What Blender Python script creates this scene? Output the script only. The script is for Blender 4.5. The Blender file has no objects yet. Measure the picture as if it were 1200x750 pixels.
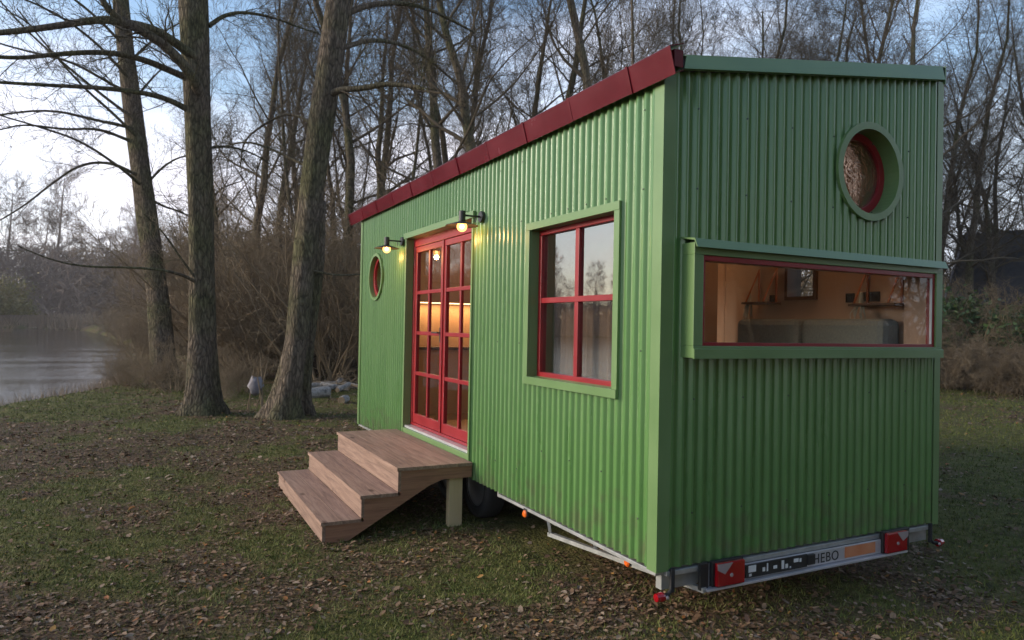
import bpy, math, random
import numpy as np
from mathutils import Vector, Matrix
random.seed(7); rng = np.random.default_rng(11)
sc = bpy.context.scene
COL = sc.collection
V = Vector
GZ = -0.40          # lawn level; the trailer's floor line is z = 0
WZ = -0.72          # pond level

# ------------------------------------------------------------------ materials
def new_mat(name):
    m = bpy.data.materials.new(name); m.use_nodes = True
    nt = m.node_tree
    for n in list(nt.nodes): nt.nodes.remove(n)
    out = nt.nodes.new('ShaderNodeOutputMaterial')
    return m, nt, out
def nd(nt, t, **kw):
    n = nt.nodes.new(t)
    for k, v in kw.items():
        if k.startswith('i_'): n.inputs[k[2:].replace('_', ' ')].default_value = v
        else: setattr(n, k, v)
    return n
def rgba(c): return (c[0], c[1], c[2], 1)
def ramp(nt, stops):
    r = nt.nodes.new('ShaderNodeValToRGB')
    e = r.color_ramp.elements
    while len(e) < len(stops): e.new(0.5)
    for el, (p, c) in zip(e, stops): el.position = p; el.color = rgba(c)
    return r
def mat(name, c1, c2=None, rough=.5, scale=5, stretch=(1, 1, 1), bump=0, bscale=None, metal=0, coat=0, spec=.5, island=None, detail=6, c3=None):
    """two or three base colours mixed by noise, optional bump, optional per-island tint"""
    m, nt, out = new_mat(name); L = nt.links.new
    b = nd(nt, 'ShaderNodeBsdfPrincipled'); b.inputs['Roughness'].default_value = rough
    b.inputs['Metallic'].default_value = metal; b.inputs['Coat Weight'].default_value = coat
    b.inputs['Specular IOR Level'].default_value = spec
    L(b.outputs[0], out.inputs[0])
    tc = nd(nt, 'ShaderNodeTexCoord'); mp = nd(nt, 'ShaderNodeMapping'); mp.inputs['Scale'].default_value = stretch
    L(tc.outputs['Object'], mp.inputs[0])
    no = nd(nt, 'ShaderNodeTexNoise'); no.inputs['Scale'].default_value = scale; no.inputs['Detail'].default_value = detail
    L(mp.outputs[0], no.inputs[0])
    if c2 is None: c2 = tuple(min(1, x * 1.12) for x in c1)
    st = [(.32, c1), (.68, c2)] if c3 is None else [(.3, c1), (.5, c2), (.72, c3)]
    r = ramp(nt, st); L(no.outputs[0], r.inputs[0]); col = r.outputs[0]
    if island:
        g = nd(nt, 'ShaderNodeNewGeometry'); r2 = ramp(nt, island); L(g.outputs['Random Per Island'], r2.inputs[0])
        mx = nd(nt, 'ShaderNodeMix', data_type='RGBA'); mx.inputs[0].default_value = .8
        L(col, mx.inputs[6]); L(r2.outputs[0], mx.inputs[7]); col = mx.outputs[2]
    L(col, b.inputs['Base Color'])
    rr = nd(nt, 'ShaderNodeMapRange'); rr.inputs[3].default_value = max(0, rough - .08); rr.inputs[4].default_value = min(1, rough + .08)
    L(no.outputs[0], rr.inputs[0]); L(rr.outputs[0], b.inputs['Roughness'])
    if bump:
        n2 = nd(nt, 'ShaderNodeTexNoise'); n2.inputs['Scale'].default_value = bscale or scale * 3; n2.inputs['Detail'].default_value = 8
        L(mp.outputs[0], n2.inputs[0])
        bp = nd(nt, 'ShaderNodeBump'); bp.inputs['Strength'].default_value = bump; bp.inputs['Distance'].default_value = .02
        L(n2.outputs[0], bp.inputs['Height']); L(bp.outputs[0], b.inputs['Normal'])
    return m
def glass_mat(name, tint=(1, 1, 1), extra=0.0, wobble=.0):
    m, nt, out = new_mat(name); L = nt.links.new
    t = nd(nt, 'ShaderNodeBsdfTransparent'); t.inputs[0].default_value = rgba(tint)
    g = nd(nt, 'ShaderNodeBsdfGlossy'); g.inputs['Roughness'].default_value = .01
    f = nd(nt, 'ShaderNodeLayerWeight'); f.inputs[0].default_value = .5
    pw = nd(nt, 'ShaderNodeMath', operation='POWER'); pw.inputs[1].default_value = 5; L(f.outputs['Facing'], pw.inputs[0])
    a = nd(nt, 'ShaderNodeMath', operation='MULTIPLY_ADD', use_clamp=True); a.inputs[1].default_value = 1 - extra; a.inputs[2].default_value = extra
    L(pw.outputs[0], a.inputs[0])
    if wobble:
        tc = nd(nt, 'ShaderNodeTexCoord'); n2 = nd(nt, 'ShaderNodeTexNoise'); n2.inputs['Scale'].default_value = 3
        L(tc.outputs['Object'], n2.inputs[0])
        bp = nd(nt, 'ShaderNodeBump'); bp.inputs['Strength'].default_value = wobble; bp.inputs['Distance'].default_value = .01
        L(n2.outputs[0], bp.inputs['Height']); L(bp.outputs[0], g.inputs['Normal'])
    mx = nd(nt, 'ShaderNodeMixShader'); L(a.outputs[0], mx.inputs[0]); L(t.outputs[0], mx.inputs[1]); L(g.outputs[0], mx.inputs[2])
    L(mx.outputs[0], out.inputs[0]); return m
def emit_mat(name, c, s):
    m, nt, out = new_mat(name); e = nd(nt, 'ShaderNodeEmission'); e.inputs[0].default_value = rgba(c); e.inputs[1].default_value = s
    nt.links.new(e.outputs[0], out.inputs[0]); return m

def sheet_mat(name, c1, c2):
    m, nt, out = new_mat(name); L = nt.links.new
    b = nd(nt, 'ShaderNodeBsdfPrincipled'); L(b.outputs[0], out.inputs[0])
    tc = nd(nt, 'ShaderNodeTexCoord'); mp = nd(nt, 'ShaderNodeMapping'); mp.inputs['Scale'].default_value = (6, 6, .5); L(tc.outputs['Object'], mp.inputs[0])
    n = nd(nt, 'ShaderNodeTexNoise'); n.inputs['Scale'].default_value = 1.3; n.inputs['Detail'].default_value = 7; n.inputs['Roughness'].default_value = .65; L(mp.outputs[0], n.inputs[0])
    r = ramp(nt, [(.30, c1), (.70, c2)]); L(n.outputs[0], r.inputs[0])
    sx = nd(nt, 'ShaderNodeSeparateXYZ'); L(tc.outputs['Object'], sx.inputs[0])
    n2 = nd(nt, 'ShaderNodeTexNoise'); n2.inputs['Scale'].default_value = 9; n2.inputs['Detail'].default_value = 6; L(tc.outputs['Object'], n2.inputs[0])
    h = nd(nt, 'ShaderNodeMapRange'); h.inputs[1].default_value = .38; h.inputs[2].default_value = .95; h.inputs[3].default_value = .20; h.inputs[4].default_value = -.16; L(sx.outputs[2], h.inputs[0])
    a = nd(nt, 'ShaderNodeMath', operation='ADD'); L(h.outputs[0], a.inputs[0]); L(n2.outputs[0], a.inputs[1])
    d = nd(nt, 'ShaderNodeMapRange'); d.inputs[1].default_value = .52; d.inputs[2].default_value = .80; d.inputs[3].default_value = 0; d.inputs[4].default_value = .55; L(a.outputs[0], d.inputs[0])
    mx = nd(nt, 'ShaderNodeMix', data_type='RGBA'); L(d.outputs[0], mx.inputs[0]); L(r.outputs[0], mx.inputs[6]); mx.inputs[7].default_value = (.11, .095, .06, 1); L(mx.outputs[2], b.inputs['Base Color'])
    q = nd(nt, 'ShaderNodeMapRange'); q.inputs[3].default_value = .20; q.inputs[4].default_value = .38; b.inputs['Coat Weight'].default_value = .25; b.inputs['Coat Roughness'].default_value = .22; L(n.outputs[0], q.inputs[0]); L(q.outputs[0], b.inputs['Roughness'])
    n3 = nd(nt, 'ShaderNodeTexNoise'); n3.inputs['Scale'].default_value = 2.2; n3.inputs['Detail'].default_value = 2; L(tc.outputs['Object'], n3.inputs[0])
    bp = nd(nt, 'ShaderNodeBump'); bp.inputs['Strength'].default_value = .22; bp.inputs['Distance'].default_value = .03; L(n3.outputs[0], bp.inputs['Height']); L(bp.outputs[0], b.inputs['Normal'])
    return m
GREEN = sheet_mat('green_sheet', (.080, .188, .050), (.112, .232, .070))
GREENT = mat('green_trim', (.120, .208, .075), (.150, .245, .095), rough=.36, scale=2.5)
RED = mat('red_trim', (.088, .003, .009), (.12, .006, .014), rough=.24, scale=3)
REDF = mat('red_frame', (.22, .007, .012), (.28, .012, .018), rough=.38, scale=4)
DARK = mat('black_metal', (.016, .016, .017), (.025, .024, .024), rough=.45)
GALV = mat('galvanised', (.36, .37, .36), (.5, .5, .49), rough=.42, scale=14, metal=.55)
RUBBER = mat('rubber', (.012, .012, .012), (.022, .02, .02), rough=.8, scale=12)
RIM = mat('rim_metal', (.22, .22, .22), (.3, .3, .3), rough=.4, metal=.6)
REDLENS = mat('red_lens', (.28, .003, .008), (.34, .004, .010), rough=.12, coat=.6)
CLEARLENS = mat('clear_lens', (.30, .24, .24), (.38, .31, .31), rough=.15, coat=.6)
ORLENS = mat('orange_lens', (.75, .13, .02), (.8, .16, .02), rough=.2, coat=.5)
PLYW = mat('plywood', (.37, .255, .185), (.44, .31, .23), rough=.6, scale=3, stretch=(1, 1, .18))
FLOORW = mat('floor_boards', (.25, .15, .08), (.32, .2, .11), rough=.5, scale=6, stretch=(1, .2, 1))
SOFA = mat('grey_fabric', (.17, .19, .18), (.22, .24, .22), rough=.95, scale=60)
LEATHER = mat('leather', (.30, .09, .03), (.38, .13, .05), rough=.6, scale=10)
DARKW = mat('dark_wood', (.07, .035, .02), (.11, .055, .03), rough=.5, scale=6, stretch=(1, .2, 1))
REFLCLOTH = mat('brown_reflection_cloth', (.26, .18, .12), (.33, .24, .165), rough=.9, scale=20, stretch=(1, 1, .1))  # brown of the reflections in the front window's lower panes
WHITE = mat('white_plastic', (.62, .62, .6), (.72, .72, .7), rough=.5)
POSTW = mat('pale_post', (.46, .34, .18), (.54, .41, .24), rough=.7, scale=10, stretch=(1, 1, .1), bump=.2)
GLASS = glass_mat('window_glass', (.82, .80, .78), .10, .02)
GLASSW = glass_mat('window_glass_bright', (.72, .68, .64), .36, .02)
GLASSE = glass_mat('clear_glass', (.88, .88, .86), .05)
SCREW = mat('screw', (.05, .07, .05), (.08, .1, .08), rough=.4, metal=.5)
BULB = emit_mat('bulb_glow', (1, .60, .22), 9)
def globe_mat():
    m, nt, out = new_mat('amber_globe'); t = nd(nt, 'ShaderNodeBsdfTransparent'); e = nd(nt, 'ShaderNodeEmission'); e.inputs[0].default_value = (1, .42, .10, 1); e.inputs[1].default_value = 4.5
    mx = nd(nt, 'ShaderNodeMixShader'); mx.inputs[0].default_value = .38; nt.links.new(t.outputs[0], mx.inputs[1]); nt.links.new(e.outputs[0], mx.inputs[2]); nt.links.new(mx.outputs[0], out.inputs[0]); return m
GLOBE = globe_mat()
LED = emit_mat('led_glow', (1, .62, .28), 5)

def wood_mat(name, c1, c2, c3, axis):
    """planks: grain drawn along `axis`, darker streaks and a few knots"""
    m, nt, out = new_mat(name); L = nt.links.new
    b = nd(nt, 'ShaderNodeBsdfPrincipled'); b.inputs['Roughness'].default_value = .68; L(b.outputs[0], out.inputs[0])
    tc = nd(nt, 'ShaderNodeTexCoord'); mp = nd(nt, 'ShaderNodeMapping')
    s = [14, 14, 14]; s['xyz'.index(axis)] = .9; mp.inputs['Scale'].default_value = s
    L(tc.outputs['Object'], mp.inputs[0])
    n = nd(nt, 'ShaderNodeTexNoise'); n.inputs['Scale'].default_value = 2.2; n.inputs['Detail'].default_value = 10; n.inputs['Roughness'].default_value = .74
    n.inputs['Distortion'].default_value = .6; L(mp.outputs[0], n.inputs[0])
    r = ramp(nt, [(.3, c1), (.5, c2), (.7, c3)]); L(n.outputs[0], r.inputs[0])
    g = nd(nt, 'ShaderNodeNewGeometry'); mr = nd(nt, 'ShaderNodeMapRange'); mr.inputs[3].default_value = .78; mr.inputs[4].default_value = 1.16
    L(g.outputs['Random Per Island'], mr.inputs[0])
    hs = nd(nt, 'ShaderNodeHueSaturation'); L(r.outputs[0], hs.inputs['Color']); L(mr.outputs[0], hs.inputs['Value'])
    v = nd(nt, 'ShaderNodeTexVoronoi'); v.inputs['Scale'].default_value = 2.6
    mp2 = nd(nt, 'ShaderNodeMapping'); s2 = [1.8, 1.8, 1.8]; s2['xyz'.index(axis)] = .8; mp2.inputs['Scale'].default_value = s2
    L(tc.outputs['Object'], mp2.inputs[0]); L(mp2.outputs[0], v.inputs[0])
    kr = ramp(nt, [(.05, (.22, .13, .08)), (.15, (1, 1, 1))]); L(v.outputs['Distance'], kr.inputs[0])
    mx = nd(nt, 'ShaderNodeMix', data_type='RGBA', blend_type='MULTIPLY'); mx.inputs[0].default_value = .9
    L(hs.outputs[0], mx.inputs[6]); L(kr.outputs[0], mx.inputs[7]); L(mx.outputs[2], b.inputs['Base Color'])
    bp = nd(nt, 'ShaderNodeBump'); bp.inputs['Strength'].default_value = .25; bp.inputs['Distance'].default_value = .004
    L(n.outputs[0], bp.inputs['Height']); L(bp.outputs[0], b.inputs['Normal'])
    return m
STEPW = wood_mat('larch_boards', (.13, .075, .055), (.27, .165, .12), (.40, .265, .20), 'y')
STEPX = wood_mat('larch_side', (.17, .075, .045), (.28, .13, .08), (.36, .18, .11), 'x')

def bark_mat(name, c1, c2, c3, sc_=1.0, bump=.8):
    m, nt, out = new_mat(name); L = nt.links.new
    b = nd(nt, 'ShaderNodeBsdfPrincipled'); b.inputs['Roughness'].default_value = .9; b.inputs['Specular IOR Level'].default_value = .2
    L(b.outputs[0], out.inputs[0])
    tc = nd(nt, 'ShaderNodeTexCoord'); mp = nd(nt, 'ShaderNodeMapping'); mp.inputs['Scale'].default_value = (7 * sc_, 7 * sc_, 2.0 * sc_)
    L(tc.outputs['Object'], mp.inputs[0])
    n = nd(nt, 'ShaderNodeTexNoise'); n.inputs['Scale'].default_value = 2.4; n.inputs['Detail'].default_value = 9; n.inputs['Roughness'].default_value = .7
    L(mp.outputs[0], n.inputs[0])
    r = ramp(nt, [(.33, c1), (.55, c2), (.75, c3)]); L(n.outputs[0], r.inputs[0])
    # green algae in broad patches
    n3 = nd(nt, 'ShaderNodeTexNoise'); n3.inputs['Scale'].default_value = 1.1; n3.inputs['Detail'].default_value = 5; L(tc.outputs['Object'], n3.inputs[0])
    r3 = ramp(nt, [(.42, (0, 0, 0)), (.62, (1, 1, 1))]); L(n3.outputs[0], r3.inputs[0])
    mx = nd(nt, 'ShaderNodeMix', data_type='RGBA'); L(r3.outputs[0], mx.inputs[0]); L(r.outputs[0], mx.inputs[6])
    hs = nd(nt, 'ShaderNodeMix', data_type='RGBA', blend_type='MULTIPLY'); hs.inputs[0].default_value = 1
    L(r.outputs[0], hs.inputs[6]); hs.inputs[7].default_value = (.80, .96, .66, 1); L(hs.outputs[2], mx.inputs[7])
    L(mx.outputs[2], b.inputs['Base Color'])
    w = nd(nt, 'ShaderNodeTexVoronoi'); w.feature = 'DISTANCE_TO_EDGE'; w.inputs['Scale'].default_value = 2.6
    mp3 = nd(nt, 'ShaderNodeMapping'); mp3.inputs['Scale'].default_value = (7 * sc_, 7 * sc_, 1.5 * sc_); dz_ = nd(nt, 'ShaderNodeVectorMath', operation='MULTIPLY_ADD'); dz_.inputs[1].default_value = (.25, .25, .25)
    L(n3.outputs['Color'], dz_.inputs[0]); L(tc.outputs['Object'], dz_.inputs[2]); L(dz_.outputs[0], mp3.inputs[0]); L(mp3.outputs[0], w.inputs[0])
    ck = nd(nt, 'ShaderNodeMapRange'); ck.inputs[1].default_value = .0; ck.inputs[2].default_value = .16; ck.inputs[3].default_value = .42; ck.inputs[4].default_value = 1; L(w.outputs[0], ck.inputs[0])
    cm = nd(nt, 'ShaderNodeHueSaturation'); L(mx.outputs[2], cm.inputs['Color']); L(ck.outputs[0], cm.inputs['Value']); L(cm.outputs[0], b.inputs['Base Color'])
    ad = nd(nt, 'ShaderNodeMath', operation='ADD'); L(n.outputs[0], ad.inputs[0]); L(w.outputs[0], ad.inputs[1])
    bp = nd(nt, 'ShaderNodeBump'); bp.inputs['Strength'].default_value = bump; bp.inputs['Distance'].default_value = .11
    L(ad.outputs[0], bp.inputs['Height']); L(bp.outputs[0], b.inputs['Normal'])
    return m
BARK = bark_mat('bark_grey_brown', (.07, .054, .040), (.18, .14, .104), (.30, .24, .18))
BARKF = bark_mat('bark_forest', (.075, .058, .044), (.15, .118, .086), (.22, .175, .13), bump=.4)
TWIG = mat('twig', (.07, .056, .040), (.12, .096, .066), rough=.9, scale=.6, spec=.2)
TWIGB = mat('bramble_twig', (.16, .118, .074), (.27, .205, .135), rough=.9, scale=.8, spec=.2)
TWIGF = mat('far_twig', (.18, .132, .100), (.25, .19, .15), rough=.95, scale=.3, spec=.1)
IVY = mat('ivy_leaf', (.02, .05, .014), (.05, .09, .02), rough=.6, scale=1, island=[(0, (.02, .05, .014)), (.6, (.055, .11, .025)), (1, (.12, .14, .04))])
OLIVE = mat('olive_leaf', (.12, .11, .03), (.2, .17, .05), rough=.7, scale=1, island=[(0, (.10, .09, .025)), (.6, (.19, .16, .04)), (1, (.24, .17, .06))])
REED = mat('reed', (.30, .21, .13), (.42, .30, .19), rough=.9, island=[(0, (.17, .125, .08)), (1, (.30, .22, .15))])
BIRCH = mat('birch_bark', (.19, .165, .14), (.34, .31, .28), rough=.8, scale=9, stretch=(1, 1, 1), c3=(.05, .04, .035), bump=.8)
LOGEND = mat('log_end', (.22, .15, .09), (.33, .24, .15), rough=.9, scale=14)
STUMPD = mat('rotten_wood', (.03, .02, .014), (.07, .045, .03), rough=1, scale=6, bump=1)
SACK = mat('pale_grey_cloth', (.15, .14, .17), (.26, .25, .27), rough=.7, scale=5)
SLATE = mat('dark_roof_tiles', (.045, .045, .05), (.075, .072, .078), rough=.8, scale=3, bump=.3)
RENDERW = mat('old_wall', (.2, .16, .12), (.28, .22, .16), rough=.9)

# ------------------------------------------------------------------ mesh helpers
class MB:
    def __init__(s): s.v = []; s.f = []; s.m = []; s.mi = 0
    def add(s, vs, fs):
        o = len(s.v); s.v += [tuple(x) for x in vs]; s.f += [tuple(i + o for i in f) for f in fs]; s.m += [s.mi] * len(fs); return s
    def box(s, x0, x1, y0, y1, z0, z1):
        vs = [(x, y, z) for z in (z0, z1) for y in (y0, y1) for x in (x0, x1)]
        return s.add(vs, [(0, 2, 3, 1), (4, 5, 7, 6), (0, 1, 5, 4), (2, 6, 7, 3), (0, 4, 6, 2), (1, 3, 7, 5)])
    def bar(s, a, b, w, h, up=(0, 0, 1)):
        a = V(a); b = V(b); d = (b - a).normalized(); r = d.cross(V(up)).normalized(); u = r.cross(d)
        vs = []
        for p in (a, b):
            for i, j in ((-1, -1), (1, -1), (1, 1), (-1, 1)): vs.append(p + r * (i * w / 2) + u * (j * h / 2))
        return s.add(vs, [(3, 2, 1, 0), (4, 5, 6, 7), (0, 1, 5, 4), (1, 2, 6, 5), (2, 3, 7, 6), (3, 0, 4, 7)])
    def tube(s, pts, rad, n=10, caps=True):
        pts = [V(p) for p in pts]; k = len(pts)
        if not hasattr(rad, '__len__'): rad = [rad] * k
        ref = V((.31, .17, .93)); vs = []
        for i, p in enumerate(pts):
            d = (pts[min(i + 1, k - 1)] - pts[max(i - 1, 0)]).normalized()
            a = d.cross(ref)
            if a.length < .2: a = d.cross(V((1, 0, 0)))
            a.normalize(); b = d.cross(a)
            for j in range(n):
                t = 2 * math.pi * j / n; vs.append(p + a * (math.cos(t) * rad[i]) + b * (math.sin(t) * rad[i]))
        fs = [(i * n + j, i * n + (j + 1) % n, (i + 1) * n + (j + 1) % n, (i + 1) * n + j) for i in range(k - 1) for j in range(n)]
        if caps: fs += [tuple(range(n))[::-1], tuple((k - 1) * n + j for j in range(n))]
        return s.add(vs, fs)
    def lathe(s, c, axis, prof, n=32, closed=False):
        """prof = (radius, height along axis); axis 'x' 'y' or 'z'"""
        vs = []; c = V(c)
        for r, h in prof:
            for j in range(n):
                t = 2 * math.pi * j / n; a, b = r * math.cos(t), r * math.sin(t)
                vs.append(c + V({'x': (h, a, b), 'y': (a, h, b), 'z': (a, b, h)}[axis]))
        k = len(prof); rr = range(k if closed else k - 1)
        fs = [(i * n + j, i * n + (j + 1) % n, ((i + 1) % k) * n + (j + 1) % n, ((i + 1) % k) * n + j) for i in rr for j in range(n)]
        return s.add(vs, fs)
    def ring(s, c, axis, r0, r1, h0, h1, n=56): return s.lathe(c, axis, [(r0, h0), (r1, h0), (r1, h1), (r0, h1)], n, True)
    def disc(s, c, axis, r, n=48):
        s.lathe(c, axis, [(r, 0), (r * .5, 0), (.0001, 0)], n); return s
    def prism(s, poly, axis, a, b):
        """poly of 2D points in the other two axes, extruded from a to b along axis"""
        n = len(poly); P = {'x': lambda p, t: (t, p[0], p[1]), 'y': lambda p, t: (p[0], t, p[1]), 'z': lambda p, t: (p[0], p[1], t)}[axis]
        vs = [P(p, a) for p in poly] + [P(p, b) for p in poly]
        return s.add(vs, [tuple(range(n))[::-1], tuple(range(n, 2 * n))] + [(i, (i + 1) % n, n + (i + 1) % n, n + i) for i in range(n)])
    def build(s, name, mats, parent=None, base=None, bevel=0, smooth=False, label=None, fix=True):
        me = bpy.data.meshes.new(name)
        if base is not None: off = V(base)
        elif parent is not None: off = world(parent)
        else: off = V((0, 0, 0))
        me.from_pydata([(x - off.x, y - off.y, z - off.z) for x, y, z in s.v], [], s.f)
        for m in (mats if isinstance(mats, (list, tuple)) else [mats]): me.materials.append(m)
        me.polygons.foreach_set('material_index', s.m)
        if fix:
            import bmesh
            bm = bmesh.new(); bm.from_mesh(me); bmesh.ops.recalc_face_normals(bm, faces=bm.faces[:]); bm.to_mesh(me); bm.free()
        if smooth: me.polygons.foreach_set('use_smooth', [True] * len(me.polygons))
        o = bpy.data.objects.new(name, me); COL.objects.link(o)
        if parent is not None: o.parent = parent
        else: o.location = off
        if bevel:
            b = o.modifiers.new('bevel', 'BEVEL'); b.width = bevel; b.segments = 2; b.limit_method = 'ANGLE'
        if label: o['label'] = label
        return o
def world(o):
    p = V((0, 0, 0))
    while o is not None: p += o.location; o = o.parent
    return p
def thing(name, label, cat, base, group=None):
    o = bpy.data.objects.new(name, None); COL.objects.link(o); o.location = base; o.empty_display_size = .2
    return tag(o, label, cat, group)
def tag(o, label, cat, group=None, kind=None):
    if label: o['label'] = label
    if cat: o['category'] = cat
    if group: o['group'] = group
    if kind: o['kind'] = kind
    return o
def np_mesh(name, verts, quads, mats, smooth=False):
    me = bpy.data.meshes.new(name); nv, nf = len(verts), len(quads); k = quads.shape[1]
    me.vertices.add(nv); me.vertices.foreach_set('co', np.asarray(verts, np.float32).ravel())
    me.loops.add(nf * k); me.loops.foreach_set('vertex_index', quads.astype(np.int32).ravel())
    me.polygons.add(nf); me.polygons.foreach_set('loop_start', np.arange(nf, dtype=np.int32) * k)
    if smooth: me.polygons.foreach_set('use_smooth', np.ones(nf, bool))
    for m in (mats if isinstance(mats, (list, tuple)) else [mats]): me.materials.append(m)
    me.update(calc_edges=True); me.validate(); return me
def obj(name, me, parent=None, loc=(0, 0, 0)):
    o = bpy.data.objects.new(name, me); COL.objects.link(o); o.location = loc
    if parent is not None: o.parent = parent
    return o

# ------------------------------------------------------------------ value noise for terrain and scattering
_T = np.random.default_rng(5).random((256, 256))
def vnoise(x, y):
    xi = np.floor(x).astype(int); yi = np.floor(y).astype(int); fx = x - xi; fy = y - yi
    fx = fx * fx * (3 - 2 * fx); fy = fy * fy * (3 - 2 * fy)
    g = lambda a, b: _T[a % 256, b % 256]
    return (g(xi, yi) * (1 - fx) + g(xi + 1, yi) * fx) * (1 - fy) + (g(xi, yi + 1) * (1 - fx) + g(xi + 1, yi + 1) * fx) * fy
def fbm(x, y, o=4):
    s = 0; a = .5; t = 0
    for i in range(o): s = s + a * vnoise(x * 2 ** i + 17 * i, y * 2 ** i + 31 * i); t += a; a *= .5
    return s / t
# pond outline (world metres)
POND = np.array([(-9.5, -60), (-8.6, -8), (-8.0, 6), (-7.3, 12), (-6.0, 15.6), (-5.25, 17.6), (-4.8, 18.9), (-4.3, 20.7), (-4.0, 23.1), (-3.5, 27), (-3.1, 35), (-4.2, 60), (-8, 100),
                 (-13, 140), (-24, 158), (-45, 165), (-75, 150), (-105, 110), (-120, 60), (-125, 0), (-120, -60)], float)
def pond_sd(x, y):
    """signed distance to the pond outline, negative inside"""
    x = np.asarray(x, float); y = np.asarray(y, float); d = np.full(x.shape, 1e9); ins = np.zeros(x.shape, bool); n = len(POND)
    for i in range(n):
        ax, ay = POND[i]; bx, by = POND[(i + 1) % n]; ex, ey = bx - ax, by - ay
        t = np.clip(((x - ax) * ex + (y - ay) * ey) / (ex * ex + ey * ey), 0, 1)
        d = np.minimum(d, np.hypot(x - ax - t * ex, y - ay - t * ey))
        c = (ay > y) != (by > y)
        with np.errstate(divide='ignore', invalid='ignore'): xi = ax + (y - ay) * ex / (ey if ey else 1e-9)
        ins ^= c & (x < xi)
    return np.where(ins, -d, d)
def gz(x, y):
    x = np.asarray(x, float); y = np.asarray(y, float)
    s = pond_sd(x, y); r = np.hypot(x, y)
    und = (fbm(x * .22, y * .22, 3) - .5) * .16 + (fbm(x * 1.7 + 9, y * 1.7, 2) - .5) * .035
    near = np.clip((r - 4) / 6, 0, 1)
    z = GZ + und * (.15 + .85 * near)
    z = z + np.clip((r - 35) / 200, 0, 1) * 1.2
    t = np.clip((s + .9) / 2.6, 0, 1); t = t * t * (3 - 2 * t)
    return z * t + (WZ - .55) * (1 - t) + np.where((s > 0) & (s < 3), .02 * np.sin(x * 5) * np.cos(y * 4), 0)
def litter(x, y):
    """0 = grass, 1 = fallen leaves"""
    n = fbm(x * .5 + 3, y * .5, 4); n2 = fbm(x * 2.3, y * 2.3 + 8, 3)
    v = (n - .50) * 3.4 + (n2 - .5) * 2.4 + .34
    v = v + .75 * np.exp(-((x + 1.2) ** 2 + (y - 8.2) ** 2) / 9) + .25 * np.exp(-((x - 1.5) ** 2 + (y - 12) ** 2) / 6)
    v = v + .35 * ((x > -1.2) & (x < 1.2) & (y > -1) & (y < 2.5)) - .30 * np.exp(-((x - 12) ** 2 + (y - 10) ** 2) / 60)
    v = v - .45 * np.exp(-((x + 3.9) ** 2 + (y - 13.5) ** 2) / 9) - .4 * np.exp(-((x - 1.5) ** 2 + (y - 15.5) ** 2) / 4)
    return np.clip(v, 0, 1)

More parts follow.
